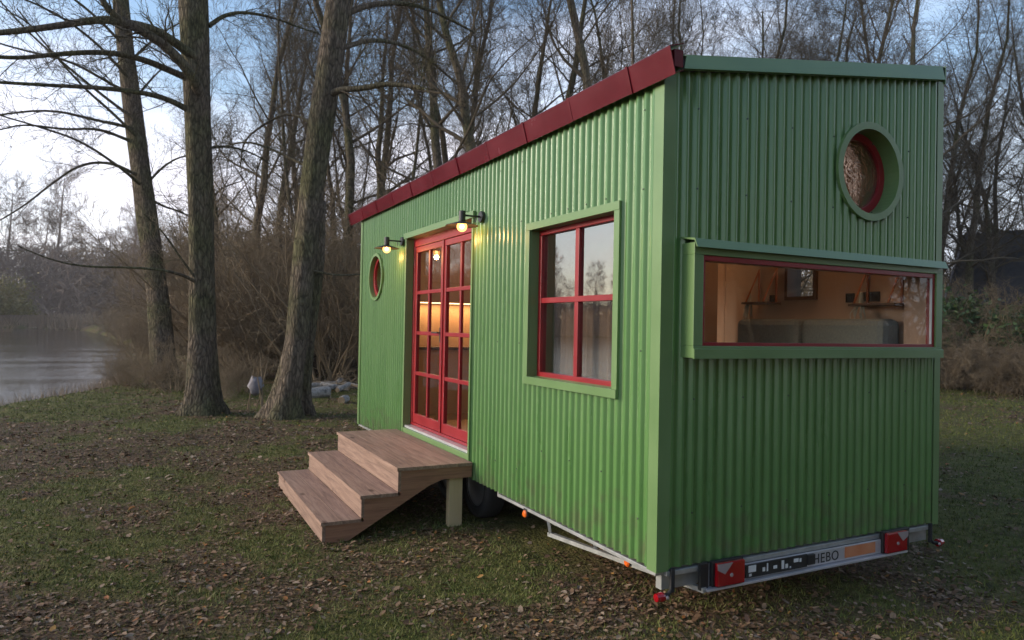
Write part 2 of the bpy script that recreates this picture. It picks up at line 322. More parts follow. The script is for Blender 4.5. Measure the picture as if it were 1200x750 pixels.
# ------------------------------------------------------------------ ground, water, sky
def build_ground():
    n = 560; u = np.linspace(-1, 1, n)
    gx = 0.0 + 620 * np.sinh(7.2 * u) / math.sinh(7.2); gy = 9.0 + 620 * np.sinh(7.2 * u) / math.sinh(7.2)
    X, Y = np.meshgrid(gx, gy, indexing='ij'); Z = gz(X, Y)
    vs = np.stack([X, Y, Z], -1).reshape(-1, 3)
    i = np.arange(n - 1); I, J = np.meshgrid(i, i, indexing='ij'); a = (I * n + J).ravel()
    q = np.stack([a, a + n, a + n + 1, a + 1], 1)
    m, nt, out = new_mat('grass_and_soil'); L = nt.links.new
    b = nd(nt, 'ShaderNodeBsdfPrincipled'); b.inputs['Roughness'].default_value = .95; b.inputs['Specular IOR Level'].default_value = .15
    L(b.outputs[0], out.inputs[0])
    at = nd(nt, 'ShaderNodeAttribute'); at.attribute_name = 'litter'
    tc = nd(nt, 'ShaderNodeTexCoord')
    n1 = nd(nt, 'ShaderNodeTexNoise'); n1.inputs['Scale'].default_value = 9; n1.inputs['Detail'].default_value = 8; L(tc.outputs['Object'], n1.inputs[0])
    n2 = nd(nt, 'ShaderNodeTexNoise'); n2.inputs['Scale'].default_value = 38; n2.inputs['Detail'].default_value = 5; L(tc.outputs['Object'], n2.inputs[0])
    g = ramp(nt, [(.30, (.05, .046, .017)), (.5, (.102, .100, .028)), (.72, (.155, .148, .046))]); L(n1.outputs[0], g.inputs[0])
    br = ramp(nt, [(.30, (.040, .025, .015)), (.5, (.115, .072, .042)), (.7, (.21, .14, .088))]); L(n2.outputs[0], br.inputs[0])
    ad = nd(nt, 'ShaderNodeMath', operation='ADD'); L(at.outputs['Fac'], ad.inputs[0])
    mr = nd(nt, 'ShaderNodeMapRange'); mr.inputs[1].default_value = .3; mr.inputs[2].default_value = .7; mr.inputs[3].default_value = -.45; mr.inputs[4].default_value = .45
    L(n1.outputs[0], mr.inputs[0]); L(mr.outputs[0], ad.inputs[1]); ad.use_clamp = True
    mx = nd(nt, 'ShaderNodeMix', data_type='RGBA'); L(ad.outputs[0], mx.inputs[0]); L(g.outputs[0], mx.inputs[6]); L(br.outputs[0], mx.inputs[7])
    L(mx.outputs[2], b.inputs['Base Color'])
    bp = nd(nt, 'ShaderNodeBump'); bp.inputs['Strength'].default_value = 1; bp.inputs['Distance'].default_value = .03
    L(n2.outputs[0], bp.inputs['Height']); L(bp.outputs[0], b.inputs['Normal'])
    me = np_mesh('ground', vs, q, m, True)
    a = me.attributes.new('litter', 'FLOAT', 'POINT'); a.data.foreach_set('value', litter(vs[:, 0], vs[:, 1]).astype(np.float32))
    tag(obj('ground', me), None, None, kind='structure')
    # water
    m, nt, out = new_mat('pond_water'); L = nt.links.new
    b = nd(nt, 'ShaderNodeBsdfPrincipled'); b.inputs['Roughness'].default_value = .06; b.inputs['Base Color'].default_value = (.040, .029, .017, 1); b.inputs['IOR'].default_value = 1.33
    L(b.outputs[0], out.inputs[0])
    tc = nd(nt, 'ShaderNodeTexCoord'); mp = nd(nt, 'ShaderNodeMapping'); mp.inputs['Scale'].default_value = (.9, 2.2, 1); mp.inputs['Rotation'].default_value = (0, 0, .2)
    L(tc.outputs['Object'], mp.inputs[0])
    n1 = nd(nt, 'ShaderNodeTexNoise'); n1.inputs['Scale'].default_value = 3.6; n1.inputs['Detail'].default_value = 5; L(mp.outputs[0], n1.inputs[0])
    n2 = nd(nt, 'ShaderNodeTexNoise'); n2.inputs['Scale'].default_value = .16; n2.inputs['Detail'].default_value = 2; L(mp.outputs[0], n2.inputs[0])
    r2 = nd(nt, 'ShaderNodeMapRange'); r2.inputs[1].default_value = .38; r2.inputs[2].default_value = .62; r2.inputs[3].default_value = .14; r2.inputs[4].default_value = .34
    L(n2.outputs[0], r2.inputs[0])
    bp = nd(nt, 'ShaderNodeBump'); bp.inputs['Distance'].default_value = .06; L(r2.outputs[0], bp.inputs['Strength']); L(n1.outputs[0], bp.inputs['Height']); L(bp.outputs[0], b.inputs['Normal'])
    w = MB(); w.add([(-135, -75, WZ), (-2.0, -75, WZ), (-2.0, 175, WZ), (-135, 175, WZ)], [(0, 1, 2, 3)])
    tag(w.build('pond_water', m, fix=False), None, None, kind='structure')
build_ground()

SUN_EL, SUN_AZ = math.radians(17), math.radians(-70)      # azimuth clockwise from +y: low in the west, over the pond
def build_world():
    w = bpy.data.worlds.new('World'); sc.world = w; w.use_nodes = True
    nt = w.node_tree
    for n in list(nt.nodes): nt.nodes.remove(n)
    L = nt.links.new; out = nt.nodes.new('ShaderNodeOutputWorld'); bg = nt.nodes.new('ShaderNodeBackground'); L(bg.outputs[0], out.inputs[0])
    s = nt.nodes.new('ShaderNodeTexSky'); s.sky_type = 'NISHITA'; s.sun_disc = False; s.sun_elevation = SUN_EL; s.sun_rotation = SUN_AZ
    s.air_density = 1.1; s.dust_density = .8; s.ozone_density = 2.0; s.altitude = 0
    tc = nt.nodes.new('ShaderNodeTexCoord'); sx = nt.nodes.new('ShaderNodeSeparateXYZ'); L(tc.outputs['Generated'], sx.inputs[0])
    mp = nt.nodes.new('ShaderNodeMapping'); mp.inputs['Scale'].default_value = (1, 1, 2.6); L(tc.outputs['Generated'], mp.inputs[0])
    n = nt.nodes.new('ShaderNodeTexNoise'); n.inputs['Scale'].default_value = 1.7; n.inputs['Detail'].default_value = 7; n.inputs['Roughness'].default_value = .55; L(mp.outputs[0], n.inputs[0])
    # thin high cloud, thicker towards the horizon
    hz = nd(nt, 'ShaderNodeMapRange'); hz.inputs[1].default_value = .0; hz.inputs[2].default_value = .46; hz.inputs[3].default_value = .42; hz.inputs[4].default_value = -.14
    L(sx.outputs[2], hz.inputs[0])
    ad = nd(nt, 'ShaderNodeMath', operation='ADD'); L(n.outputs[0], ad.inputs[0]); L(hz.outputs[0], ad.inputs[1])
    cr = nd(nt, 'ShaderNodeMapRange'); cr.interpolation_type = 'SMOOTHSTEP'; cr.inputs[1].default_value = .44; cr.inputs[2].default_value = .86; cr.inputs[3].default_value = .0; cr.inputs[4].default_value = .92
    L(ad.outputs[0], cr.inputs[0])
    # cloud colour: pale, warmer and brighter on the sun's side
    sd = V((math.sin(SUN_AZ) * math.cos(SUN_EL), math.cos(SUN_AZ) * math.cos(SUN_EL), math.sin(SUN_EL)))
    dt = nd(nt, 'ShaderNodeVectorMath', operation='DOT_PRODUCT'); dt.inputs[1].default_value = sd; L(tc.outputs['Generated'], dt.inputs[0])
    wr = nd(nt, 'ShaderNodeMapRange'); wr.inputs[1].default_value = -.8; wr.inputs[2].default_value = 1; L(dt.outputs['Value'], wr.inputs[0])
    an = nd(nt, 'ShaderNodeMath', operation='MULTIPLY_ADD'); an.inputs[1].default_value = -.26; L(dt.outputs['Value'], an.inputs[0]); L(ad.outputs[0], an.inputs[2]); L(an.outputs[0], cr.inputs[0])
    cc = ramp(nt, [(0, (6.6, 7.4, 8.6)), (.45, (8.2, 7.9, 8.6)), (.8, (8.2, 7.7, 8.6)), (1, (9.8, 8.2, 8.0))]); L(wr.outputs[0], cc.inputs[0])
    mx = nd(nt, 'ShaderNodeMix', data_type='RGBA'); L(cr.outputs[0], mx.inputs[0]); hsv = nd(nt, 'ShaderNodeHueSaturation'); hsv.inputs['Saturation'].default_value = .98; hsv.inputs['Value'].default_value = 1.3; L(s.outputs[0], hsv.inputs['Color']); L(hsv.outputs[0], mx.inputs[6]); L(cc.outputs[0], mx.inputs[7])
    L(mx.outputs[2], bg.inputs[0]); bg.inputs[1].default_value = .135
    ld = bpy.data.lights.new('sun', 'SUN'); ld.energy = 2.4; ld.angle = math.radians(24); ld.color = (1, .88, .74)
    lo = bpy.data.objects.new('sun', ld); COL.objects.link(lo); lo.rotation_euler = sd.to_track_quat('Z', 'Y').to_euler(); lo.location = sd * 60
build_world()

# ------------------------------------------------------------------ the tiny house
W, LEN = 2.5, 6.35
house = thing('tiny_house', 'green corrugated tiny house on a trailer with red window frames and red door', 'tiny house', (1.25, 3.2, GZ))
def roof_z(x): return 2.80 + .156 * x
def wall_mesh(mb, plane, at, out, u0, u1, ztop, z0, holes, per=.076, amp=.021, seg=14, phase=0, gen=None):
    """vertical sheet; corrugated when amp > 0. plane 'x': u = y;  plane 'y': u = x. `out` is the sign of the outward direction"""
    us = set(np.round(np.arange(u0, u1 + 1e-6, per / seg if amp else .5), 5).tolist()) | {u0, u1}
    for h in holes:
        if h[0] == 'r': us |= {h[1], h[2]}
        else:
            for k in range(25): us.add(round(h[1] - h[3] * math.cos(math.pi * k / 24), 5))
    us = sorted(u for u in us if u0 <= u <= u1); us = [u for i, u in enumerate(us) if i == 0 or u - us[i - 1] > 1e-4]
    def P(u, z):
        d = at + out * (amp * .5 * (1 + max(-1, min(1, 1.5 * math.cos(2 * math.pi * (u + phase) / per) - .22))) if amp else 0)
        return (d, u, z) if plane == 'x' else (u, d, z)
    for a, b in zip(us, us[1:]):
        cuts = []; m = (a + b) / 2
        for h in holes:
            if h[0] == 'r' and h[1] < m < h[2]: cuts.append((h[3], h[3], h[4], h[4]))
            if h[0] == 'c' and abs(m - h[1]) < h[3]:
                ra, rb = [math.sqrt(max(0, h[3] ** 2 - (q - h[1]) ** 2)) for q in (a, b)]
                cuts.append((h[2] - ra, h[2] - rb, h[2] + ra, h[2] + rb))
        cuts.sort(key=lambda c: c[0])
        la = lb = z0
        for ca, cb, da, db in cuts + [(ztop(a), ztop(b), None, None)]:
            mb.add([P(a, la), P(b, lb), P(b, cb), P(a, ca)], [(0, 1, 2, 3)]); la, lb = da, db
DOOR = ('r', 2.60, 4.40, .20, 2.30)
WIN = ('r', .42, 1.51, .975, 2.07)
RWF = ('c', 5.59, 1.94, .27)
RWE = ('c', 1.72, 2.43, .288)
BUMP = ('r', .20, 2.31, 1.26, 1.79)
BWIN = ('r', .95, 1.235, 1.64, 1.97)
fl = lambda u: roof_z(0) - .01
mb = MB(); wall_mesh(mb, 'x', 0, -1, .02, LEN - .02, fl, 0, [DOOR, WIN, RWF])
mb.mi = 1
def screws(zs, us, plane, off):
    for z in zs:
        for u in us:
            c = (off, u, z) if plane == 'x' else (u, off, z)
            mb.lathe(c, plane, [(.0055, 0), (.0055, -.004), (.0002, -.006)], 8)
crest = lambda lo, hi, st: [round(.076 * k, 4) for k in range(int(lo / .076) + 1, int(hi / .076), st)]
screws([.25, 1.22, 2.16, 2.62], crest(.1, .40, 3), 'x', -.021); screws([.25, 1.22, 2.16, 2.62], crest(1.65, 2.5, 5), 'x', -.021); screws([.25, 1.22, 2.55], crest(4.5, 6.2, 5), 'x', -.021)
screws([2.16], crest(.5, 1.5, 3), 'x', -.021); screws([2.38], crest(2.7, 4.4, 5), 'x', -.021); screws([.45], crest(.5, 1.6, 5), 'x', -.021)
mb.build('facade_wall', [GREEN, SCREW], house, fix=False, label='long corrugated wall facing the lawn')
mb = MB(); wall_mesh(mb, 'y', 0, -1, .02, W - .02, lambda u: roof_z(u) + .02, 0, [RWE, BUMP])
mb.mi = 1
screws([.3, .95, 2.16, 2.62], crest(.2, 2.4, 5), 'y', -.021)
mb.build('end_wall', [GREEN, SCREW], house, fix=False, label='narrow corrugated end wall')
mb = MB(); wall_mesh(mb, 'x', W, 1, .02, LEN - .02, lambda u: roof_z(W) + .02, 0, [BWIN]); mb.build('back_wall', GREEN, house, fix=False)
mb = MB(); wall_mesh(mb, 'y', LEN, 1, .02, W - .02, lambda u: roof_z(u) + .02, 0, []); mb.build('rear_wall', GREEN, house, fix=False)
# corner posts (angle flashings)
def angle(x, y, sx, sy, zt, w=.065, t=.004, o=.021):
    m = MB()
    x0, x1 = sorted((x - sx * o, x - sx * (o - t))); ya, yb = sorted((y - sy * o, y + sy * w)); m.box(x0, x1, ya, yb, -.012, zt)
    y0, y1 = sorted((y - sy * o, y - sy * (o - t))); xa, xb = sorted((x - sx * (o - t), x + sx * w)); m.box(xa, xb, y0, y1, -.012, zt)
    return m
angle(0, 0, 1, 1, 2.80).build('corner_trim', GREENT, house)
angle(W, 0, -1, 1, roof_z(W) - .02, .045).build('corner_trim', GREENT, house)
angle(0, LEN, 1, -1, 2.79).build('corner_trim', GREENT, house)
angle(W, LEN, -1, -1, roof_z(W)).build('corner_trim', GREENT, house)
# roof slab, red eaves band made of lapped lengths, green verge flashing
m = MB(); m.prism([(-.03, roof_z(-.03)), (W + .03, roof_z(W + .03)), (W + .03, roof_z(W) + .075), (-.03, roof_z(-.03) + .065)], 'y', -.024, LEN + .40)
m.mi = 0
m.build('roof', SLATE, house)
xb, zb, xt, zt2 = -.062, 2.728, -.104, 2.872
seg_y = [-.165, .21] + [.21 + .652 * k for k in range(1, 11)]
for i in range(len(seg_y) - 1):
    m = MB(); a, b = seg_y[i] + .003, seg_y[i + 1] + .016; dx = .005 * (i % 2)
    t = .004
    def strip(y0, y1, o, lift=0):
        m.prism([(xb - o, zb - lift), (xb - o + t, zb - lift), (xt - o + t, zt2), (xt - o, zt2 + .003 + lift)], 'y', y0, y1)
    strip(a, b, .0 + dx)
    m.prism([(xt - dx, zt2 + .003), (xt - dx, zt2 - .002), (-.005, zt2 + .028), (-.005, zt2 + .033)], 'y', a, b)
    m.prism([(xb - dx, zb), (xb - dx, zb + .005), (-.004, zb + .035), (-.004, zb + .03)], 'y', a, b)
    strip(b - .012, b + .012, .008, .003)     # raised joint
    m.build('eaves_band', RED, house)
m = MB(); m.box(-.06, .0, -.150, -.03, 2.775, 2.868); m.build('band_end', RED, house)
m = MB()
f4 = [(.085, -.062, roof_z(.085) + .002), (W - .028, -.062, roof_z(W) - .018), (W - .022, -.034, roof_z(W) + .088), (.125, -.034, roof_z(.125) + .09)]
m.add(f4 + [(x, y + .004, z) for x, y, z in f4], [(0, 1, 2, 3), (7, 6, 5, 4), (0, 4, 5, 1), (1, 5, 6, 2), (2, 6, 7, 3), (3, 7, 4, 0)])
m.prism([(.085, roof_z(.085) + .002), (W - .028, roof_z(W) - .018), (W - .028, roof_z(W) - .015), (.085, roof_z(.085) + .005)], 'y', -.058, -.023)
m.prism([(-.02, roof_z(0) + .078), (W + .018, roof_z(W) + .087), (W + .018, roof_z(W) + .090), (-.02, roof_z(0) + .082)], 'y', -.036, .12)
m.build('verge_flashing', GREENT, house)
m = MB(); m.box(W + .022, W + .03, -.03, LEN + .38, roof_z(W) - .03, roof_z(W) + .098); m.build('high_side_flashing', GREENT, house)

# linings
m = MB()
wall_mesh(m, 'x', .11, 1, .11, LEN - .11, fl, .16, [DOOR, WIN, RWF], amp=0)
wall_mesh(m, 'y', .11, 1, .11, W - .11, lambda u: roof_z(u) - .06, .16, [RWE, BUMP], amp=0)
wall_mesh(m, 'x', W - .11, 1, .11, LEN - .11, lambda u: roof_z(W) - .06, .16, [BWIN], amp=0)
wall_mesh(m, 'y', LEN - .11, 1, .11, W - .11, lambda u: roof_z(u) - .06, .16, [], amp=0)
for yy in (.76, 2.0, 3.2, 4.4): m.box(W - .113, W - .1115, yy, yy + .004, .2, 3.0)
m.build('wall_lining', PLYW, house, fix=False)
m = MB(); m.prism([(.11, roof_z(.11) - .10), (W - .11, roof_z(W - .11) - .10), (W - .11, roof_z(W - .11) - .08), (.11, roof_z(.11) - .08)], 'y', .112, LEN - .112); m.build('ceiling_lining', PLYW, house)
m = MB(); m.box(.03, W - .03, .03, LEN - .03, .02, .16); m.build('floor_deck', FLOORW, house)
m = MB(); m.box(.12, 2.2, 1.9, 1.94, .16, 2.72); m.build('partition', PLYW, house)

# generic frames -----------------------------------------------------------
def rect_ring(m, plane, a0, a1, b0, b1, w, d0, d1, wt=None, wb=None):
    """frame between rectangle (a0..a1, b0..b1) and the same inset by w; depth d0..d1. Butted pieces."""
    wt = wt or w; wb = wb or w
    def bx(p0, p1, q0, q1):
        if plane == 'x': m.box(d0, d1, p0, p1, q0, q1)
        else: m.box(p0, p1, d0, d1, q0, q1)
    bx(a0, a1, b1 - wt, b1); bx(a0, a1, b0, b0 + wb); bx(a0, a0 + w, b0 + wb, b1 - wt); bx(a1 - w, a1, b0 + wb, b1 - wt)
# front window
def window_x(y0, y1, z0, z1):
    win = MB(); rect_ring(win, 'x', y0 - .012, y1 + .012, z0 - .012, z1 + .012, .048, .05, .105)
    o = win.build('window', REDF, house, bevel=.004)
    s = MB(); ym = (y0 + y1) / 2 + .02; zm = 1.545
    s.box(.056, .1, ym - .024, ym + .024, z0 + .036, zm - .02); s.box(.056, .1, ym - .024, ym + .024, zm + .02, z1 - .036); s.box(.054, .1, y0 + .036, y1 - .036, zm - .02, zm + .02)
    s.build('glazing_bar', REDF, o, bevel=.003)
    g = MB(); g.add([(.078, y0 + .03, z0 + .03), (.078, y1 - .03, z0 + .03), (.078, y1 - .03, z1 - .03), (.078, y0 + .03, z1 - .03)], [(0, 1, 2, 3)]); g.build('pane', GLASSW, o, fix=False)
    t = MB()
    w = .055
    t.box(-.04, -.021, y0 - w, y1 + w, z1, z1 + w); t.box(-.044, -.021, y0 - w, y1 + w, z0 - w, z0)
    t.box(-.038, -.021, y0 - w, y0, z0, z1); t.box(-.038, -.021, y1, y1 + w, z0, z1)
    # reveals
    t.box(-.021, .05, y0 - .004, y0, z0, z1); t.box(-.021, .05, y1, y1 + .004, z0, z1); t.box(-.021, .05, y0 - .004, y1 + .004, z1, z1 + .004)
    t.prism([(-.021, z0 - .03), (.05, z0 - .004), (.05, z0 + .004), (-.021, z0 - .006)], 'y', y0, y1)
    t.build('window_trim', GREENT, house, bevel=.002)
window_x(.42, 1.51, .975, 2.07)
# an added cloth inside gives the front window its brown reflections
# double door
m = MB(); y0, y1, z0, z1 = 2.60, 4.40, .20, 2.30
rect_ring(m, 'x', y0 - .01, y1 + .01, z0 + .035, z1 + .01, .055, .055, .125, wt=.10, wb=.03)
door_frame = m.build('door_frame', REDF, house, bevel=.004)
def leaf(a, b, handle):
    zb_, zt_ = z0 + .068, z1 - .095
    f = MB(); rect_ring(f, 'x', a, b, zb_, zt_, .062, .062, .105, wt=.062, wb=.10)
    d = f.build('door', REDF, house, bevel=.004)
    ai, bi, zi, zj = a + .062, b - .062, zb_ + .10, zt_ - .062
    bars = MB(); rows = 4; h = (zj - zi) / rows
    for k in range(1, rows): bars.box(.066, .101, ai, bi, zi + k * h - .019, zi + k * h + .019)
    for k in range(rows):
        bars.box(.068, .099, (ai + bi) / 2 - .018, (ai + bi) / 2 + .018, zi + k * h + (.019 if k else 0), zi + (k + 1) * h - (.019 if k < rows - 1 else 0))
    bars.build('glazing_bar', REDF, d, bevel=.003)
    g = MB(); g.add([(.083, ai, zi), (.083, bi, zi), (.083, bi, zj), (.083, ai, zj)], [(0, 1, 2, 3)]); g.build('pane', GLASS, d, fix=False)
    if handle:
        k = MB(); yy = a + .03; k.box(.05, .062, yy - .014, yy + .014, 1.17, 1.32); k.tube([(.062, yy, 1.27), (.015, yy, 1.27), (.008, yy + .02, 1.27), (.008, yy + .12, 1.27)], .008, 8)
        k.build('door_handle', DARK, d)
leaf(2.648, 3.492, False); leaf(3.508, 4.352, True)
m = MB(); m.box(.048, .062, 3.482, 3.518, z0 + .07, z1 - .097); m.build('door_cover_strip', REDF, house, bevel=.003)
m = MB(); m.box(-.012, .12, y0 + .004, y1 - .004, z0 + .008, z0 + .032); m.build('door_threshold', mat('silver_sill', (.6, .6, .62), (.7, .7, .7), rough=.3, metal=.5), house)
t = MB(); t.box(-.045, -.021, y0 - .05, y1 + .06, z1, z1 + .062); t.box(-.034, -.021, y0 - .028, y0, .11, z1); t.box(-.034, -.021, y1, y1 + .035, .11, z1)
t.box(-.021, .055, y0 - .004, y0, .2, z1); t.box(-.021, .055, y1, y1 + .004, .2, z1); t.box(-.021, .055, y0, y1, z1 - .004, z1)
t.box(-.030, .12, y0, y1, .165, z0 + .006); t.box(-.026, .0, y0, y1, .10, .165)
t.build('door_trim', GREENT, house, bevel=.002)
# round windows
def round_window(axis, c, ro, ri, hand):
    m = MB()
    m.ring(c, axis, ri, ro, -.042, -.020); w = m.build('round_window', GREENT, house)
    m = MB(); m.ring(c, axis, ri, ri + .004, -.02, .10); m.build('reveal', GREENT, w, smooth=False)
    fd = .068 if axis == 'y' else .012
    m = MB(); m.ring(c, axis, ri - .052, ri - .001, fd, fd + .032); m.build('frame', REDF, w, bevel=.003)
    m = MB(); cc = list(c); cc['xyz'.index(axis)] += fd + .02; m.disc(cc, axis, ri - .045); m.build('pane', GLASSR if axis == 'y' else GLASS, w, fix=False)
# crinkled reflective glass
m_, nt_, out_ = new_mat('crinkled_glass')
_b = nd(nt_, 'ShaderNodeBsdfPrincipled'); _b.inputs['Base Color'].default_value = (.34, .20, .13, 1); _b.inputs['Roughness'].default_value = .10; _b.inputs['Metallic'].default_value = .85
_tc = nd(nt_, 'ShaderNodeTexCoord'); _n = nd(nt_, 'ShaderNodeTexNoise'); _n.inputs['Scale'].default_value = 13; _n.inputs['Detail'].default_value = 4; _n.inputs['Distortion'].default_value = 1.5
_bp = nd(nt_, 'ShaderNodeBump'); _bp.inputs['Strength'].default_value = .9; _bp.inputs['Distance'].default_value = .01
nt_.links.new(_tc.outputs['Object'], _n.inputs[0]); nt_.links.new(_n.outputs[0], _bp.inputs['Height']); nt_.links.new(_bp.outputs[0], _b.inputs['Normal']); nt_.links.new(_b.outputs[0], out_.inputs[0])
GLASSR = m_
round_window('y', (1.72, 0, 2.43), .330, .283, 0)
round_window('x', (0, 5.59, 1.94), .300, .262, 0)
# box window on the end wall
bx0, bx1, bz0, bz1, bd = .135, 2.385, 1.19, 1.838, -.115
bay = MB(); rect_ring(bay, 'y', bx0, bx1, bz0, bz1, .068, bd, .0)
bay = bay.build('bay_window', GREENT, house, bevel=.003)
m = MB(); m.prism([(bd - .036, bz1 - .030), (bd - .030, bz1 - .030), (bd - .010, bz1 + .010), (.0, bz1 + .030), (.0, bz1 + .040), (bd - .014, bz1 + .020)], 'x', bx0 - .012, bx1 + .008); m.build('bay_cap', GREENT, bay)
m = MB(); m.prism([(bd - .012, bz0 + .050), (bd - .002, bz0 + .054), (bd - .002, bz0 - .004), (bd - .012, bz0 - .004)], 'x', bx0 - .002, bx1 + .002); m.build('bay_sill', GREENT, bay)
m = MB(); rect_ring(m, 'y', bx0 + .068, bx1 - .068, bz0 + .068, bz1 - .068, .022, bd + .012, bd + .06, wt=.030, wb=.02); m.build('frame', REDF, bay, bevel=.002)
m = MB(); m.box(bx1 - .100, bx1 - .095, bd + .014, bd + .029, bz0 + .09, bz1 - .10); m.build('white_seal', WHITE, bay)
g = MB(); g.add([(bx0 + .085, bd + .03, bz0 + .085), (bx1 - .085, bd + .03, bz0 + .085), (bx1 - .085, bd + .03, bz1 - .09), (bx0 + .085, bd + .03, bz1 - .09)], [(0, 1, 2, 3)]); g.build('pane', GLASSE, bay, fix=False)
m = MB(); rect_ring(m, 'y', .204, 2.316, 1.259, 1.769, .012, -.052, .114); m.build('bay_reveal', PLYW, bay)
# back window
m = MB(); rect_ring(m, 'x', .93, 1.255, 1.62, 1.99, .03, W - .14, W + .03, wt=.02); o = m.build('window', DARKW, house, label='small window in the back wall')
m = MB(); m.add([(W - .02, .95, 1.64), (W - .02, 1.235, 1.64), (W - .02, 1.235, 1.97), (W - .02, .95, 1.97)], [(0, 1, 2, 3)]); m.build('pane', GLASSE, o, fix=False)
# sockets
for y, z in ((1.40, 1.635), (.62, 1.625), (.47, 1.63), (.40, 1.63)):
    m = MB(); rect_ring(m, 'x', y - .036, y + .036, z - .036, z + .036, .008, W - .124, W - .113); m.box(W - .119, W - .1125, y - .028, y + .028, z - .028, z + .028); m.build('wall_socket', DARK, house)
# interior ceiling spots, none of them seen; they supply the warm light indoors
def point(name, loc, e, c=(1, .62, .32), r=.05, parent=None):
    ld = bpy.data.lights.new(name, 'POINT'); ld.energy = e; ld.color = c; ld.shadow_soft_size = r
    o = bpy.data.objects.new(name, ld); COL.objects.link(o)
    if parent is not None: o.parent = parent; o.location = V(loc) - world(parent)
    else: o.location = loc
    return o
def spot_fitting(x, y, e):
    z = roof_z(x) - .10
    m = MB(); m.lathe((x, y, z), 'z', [(.05, -.001), (.05, -.05), (.042, -.05), (.03, -.02), (.0002, -.02)], 20); o = m.build('unseen_ceiling_spot', WHITE, house)
    m = MB(); m.lathe((x, y, z - .035), 'z', [(.026, 0), (.0002, -.006)], 16); m.build('lit_lens', LED, o)
    point('spot_light', (x, y, z - .10), e, r=.03, parent=o)
spot_fitting(1.2, 4.7, 14); spot_fitting(2.05, .45, 7.5); spot_fitting(1.75, 2.75, 11)  # the first spot is added to brighten what the upper door panes show

# wall lamps over the door
def wall_lamp(y, z):
    m = MB(); m.lathe((-.02, y, z), 'x', [(.0002, -.030), (.046, -.030), (.05, -.024), (.05, 0)], 24); lamp = m.build('wall_lamp', DARK, house)
    m = MB(); m.tube([(-.045, y, z), (-.215, y, z)], .0085, 10); m.tube([(-.09, y, z - .002), (-.09, y, z - .052)], .004, 6); m.build('arm', DARK, lamp)
    m = MB(); m.lathe((-.215, y, z), 'z', [(.0002, .036), (.027, .036), (.029, .03), (.029, -.052), (.034, -.056), (.138, -.088), (.140, -.092), (.132, -.090), (.03, -.062), (.0002, -.06)], 36)
    m.build('lamp_shade', DARK, lamp)
    m = MB(); prof = [(.018, -.060)] + [(.044 * math.sin(t), -.098 + .044 * math.cos(t)) for t in [.42 + k * .272 for k in range(11)]]; prof[-1] = (.0003, prof[-1][1])
    m.lathe((-.215, y, z), 'z', prof, 24); m.build('bulb_glass', GLOBE, lamp, smooth=True)
    m = MB(); m.lathe((-.215, y, z - .098), 'z', [(.0002, .022)] + [(.021 * math.sin(t), .022 * math.cos(t)) for t in (.5, 1, 1.57, 2.1, 2.6)] + [(.0002, -.022)], 14); m.build('lit_filament', BULB, lamp, smooth=True)
    point('bulb_light', (-.215, y, z - .152), 4.5, (1, .46, .14), .03, lamp)
wall_lamp(2.39, 2.285); wall_lamp(4.54, 2.285)

# trailer chassis
m = MB(); m.box(-.010, .05, .0, 2.02, -.036, -.013); m.box(-.008, .05, 5.3, LEN, -.036, -.013); m.box(.05, W - .05, .02, .07, -.13, -.001)
for xx in (.32, W - .38): m.box(xx, xx + .06, .07, LEN, -.15, -.001)
for yy in (1.2, 2.1, 4.2, 5.4): m.box(.0505, W - .05, yy, yy + .05, -.072, -.002)
ch = m.build('chassis', GALV, house, bevel=.002)
m = MB(); m.bar((.035, 1.26, -.142), (.30, -.06, -.142), .03, .028)
m.bar((.035, 1.24, -.13), (.02, 1.25, -.036), .03, .02); m.bar((.13, .80, -.13), (.11, .81, -.03), .03, .02); m.build('under_rail', GALV, ch)
m = MB(); m.box(.05, W - .05, -.026, .0, -.040, -.012); m.build('rear_sill', GALV, ch, bevel=.002)
m = MB(); m.box(.60, 1.86, -.045, -.030, -.132, -.041); m.box(.31, 2.10, -.075, -.030, -.150, -.136); m.box(.31, .60, -.030, -.026, -.134, -.041); m.box(1.86, 2.1, -.030, -.026, -.134, -.041)
rb = m.build('rear_light_bar', mat('aluminium', (.52, .50, .52), (.62, .6, .62), rough=.35, metal=.4), house, bevel=.002)
def tail_light(xa, xb_, inner):
    m = MB(); m.box(xa - .012, xb_ + .012, -.058, -.0305, -.134, .012); o = m.build('tail_light', DARK, house, bevel=.003)
    m = MB(); m.box(xa, xb_, -.086, -.058, -.130, .006); m.build('red_lens', REDLENS, o, bevel=.008)
    m = MB(); e = xa if inner > 0 else xb_
    m.prism([(e, .003), (e + inner * .115, .003), (e + inner * .055, -.058), (e, -.030)], 'y', -.090, -.0865); m.build('clear_lens', CLEARLENS, o)
    m = MB(); m.lathe(((xa + xb_) / 2, -.0885, -.07), 'y', [(.012, .002), (.009, -.003), (.0002, -.003)], 14); m.build('reflector_stud', CLEARLENS, o)
tail_light(.37, .585, 1); tail_light(1.875, 2.085, -1)
for xx in (.305, 2.125):
    m = MB(); m.box(xx - .03, xx + .03, -.05, -.028, -.145, .008); m.build('bracket', DARK, house, bevel=.003)
m = MB(); m.box(.62, 1.14, -.056, -.0455, -.122, -.044); m.mi = 1
for a, b, h0, h1 in ((.64, .70, .42, .95), (.645, .665, .1, .3), (.755, .775, .3, .62), (.79, .80, .25, .9), (.845, .875, .35, .6), (.915, .935, .2, .9), (.948, .968, .2, .55), (.985, .995, .15, .3), (1.02, 1.06, .55, .85), (1.07, 1.085, .5, .8)):
    m.box(a, b, -.0585, -.0562, -.120 + .074 * h0, -.120 + .074 * h1)
m.build('number_plate', [DARK, WHITE], rb)
m = MB(); m.box(1.14, 1.205, -.064, -.0455, -.112, -.048); m.build('plate_lamp', DARK, rb, bevel=.003)
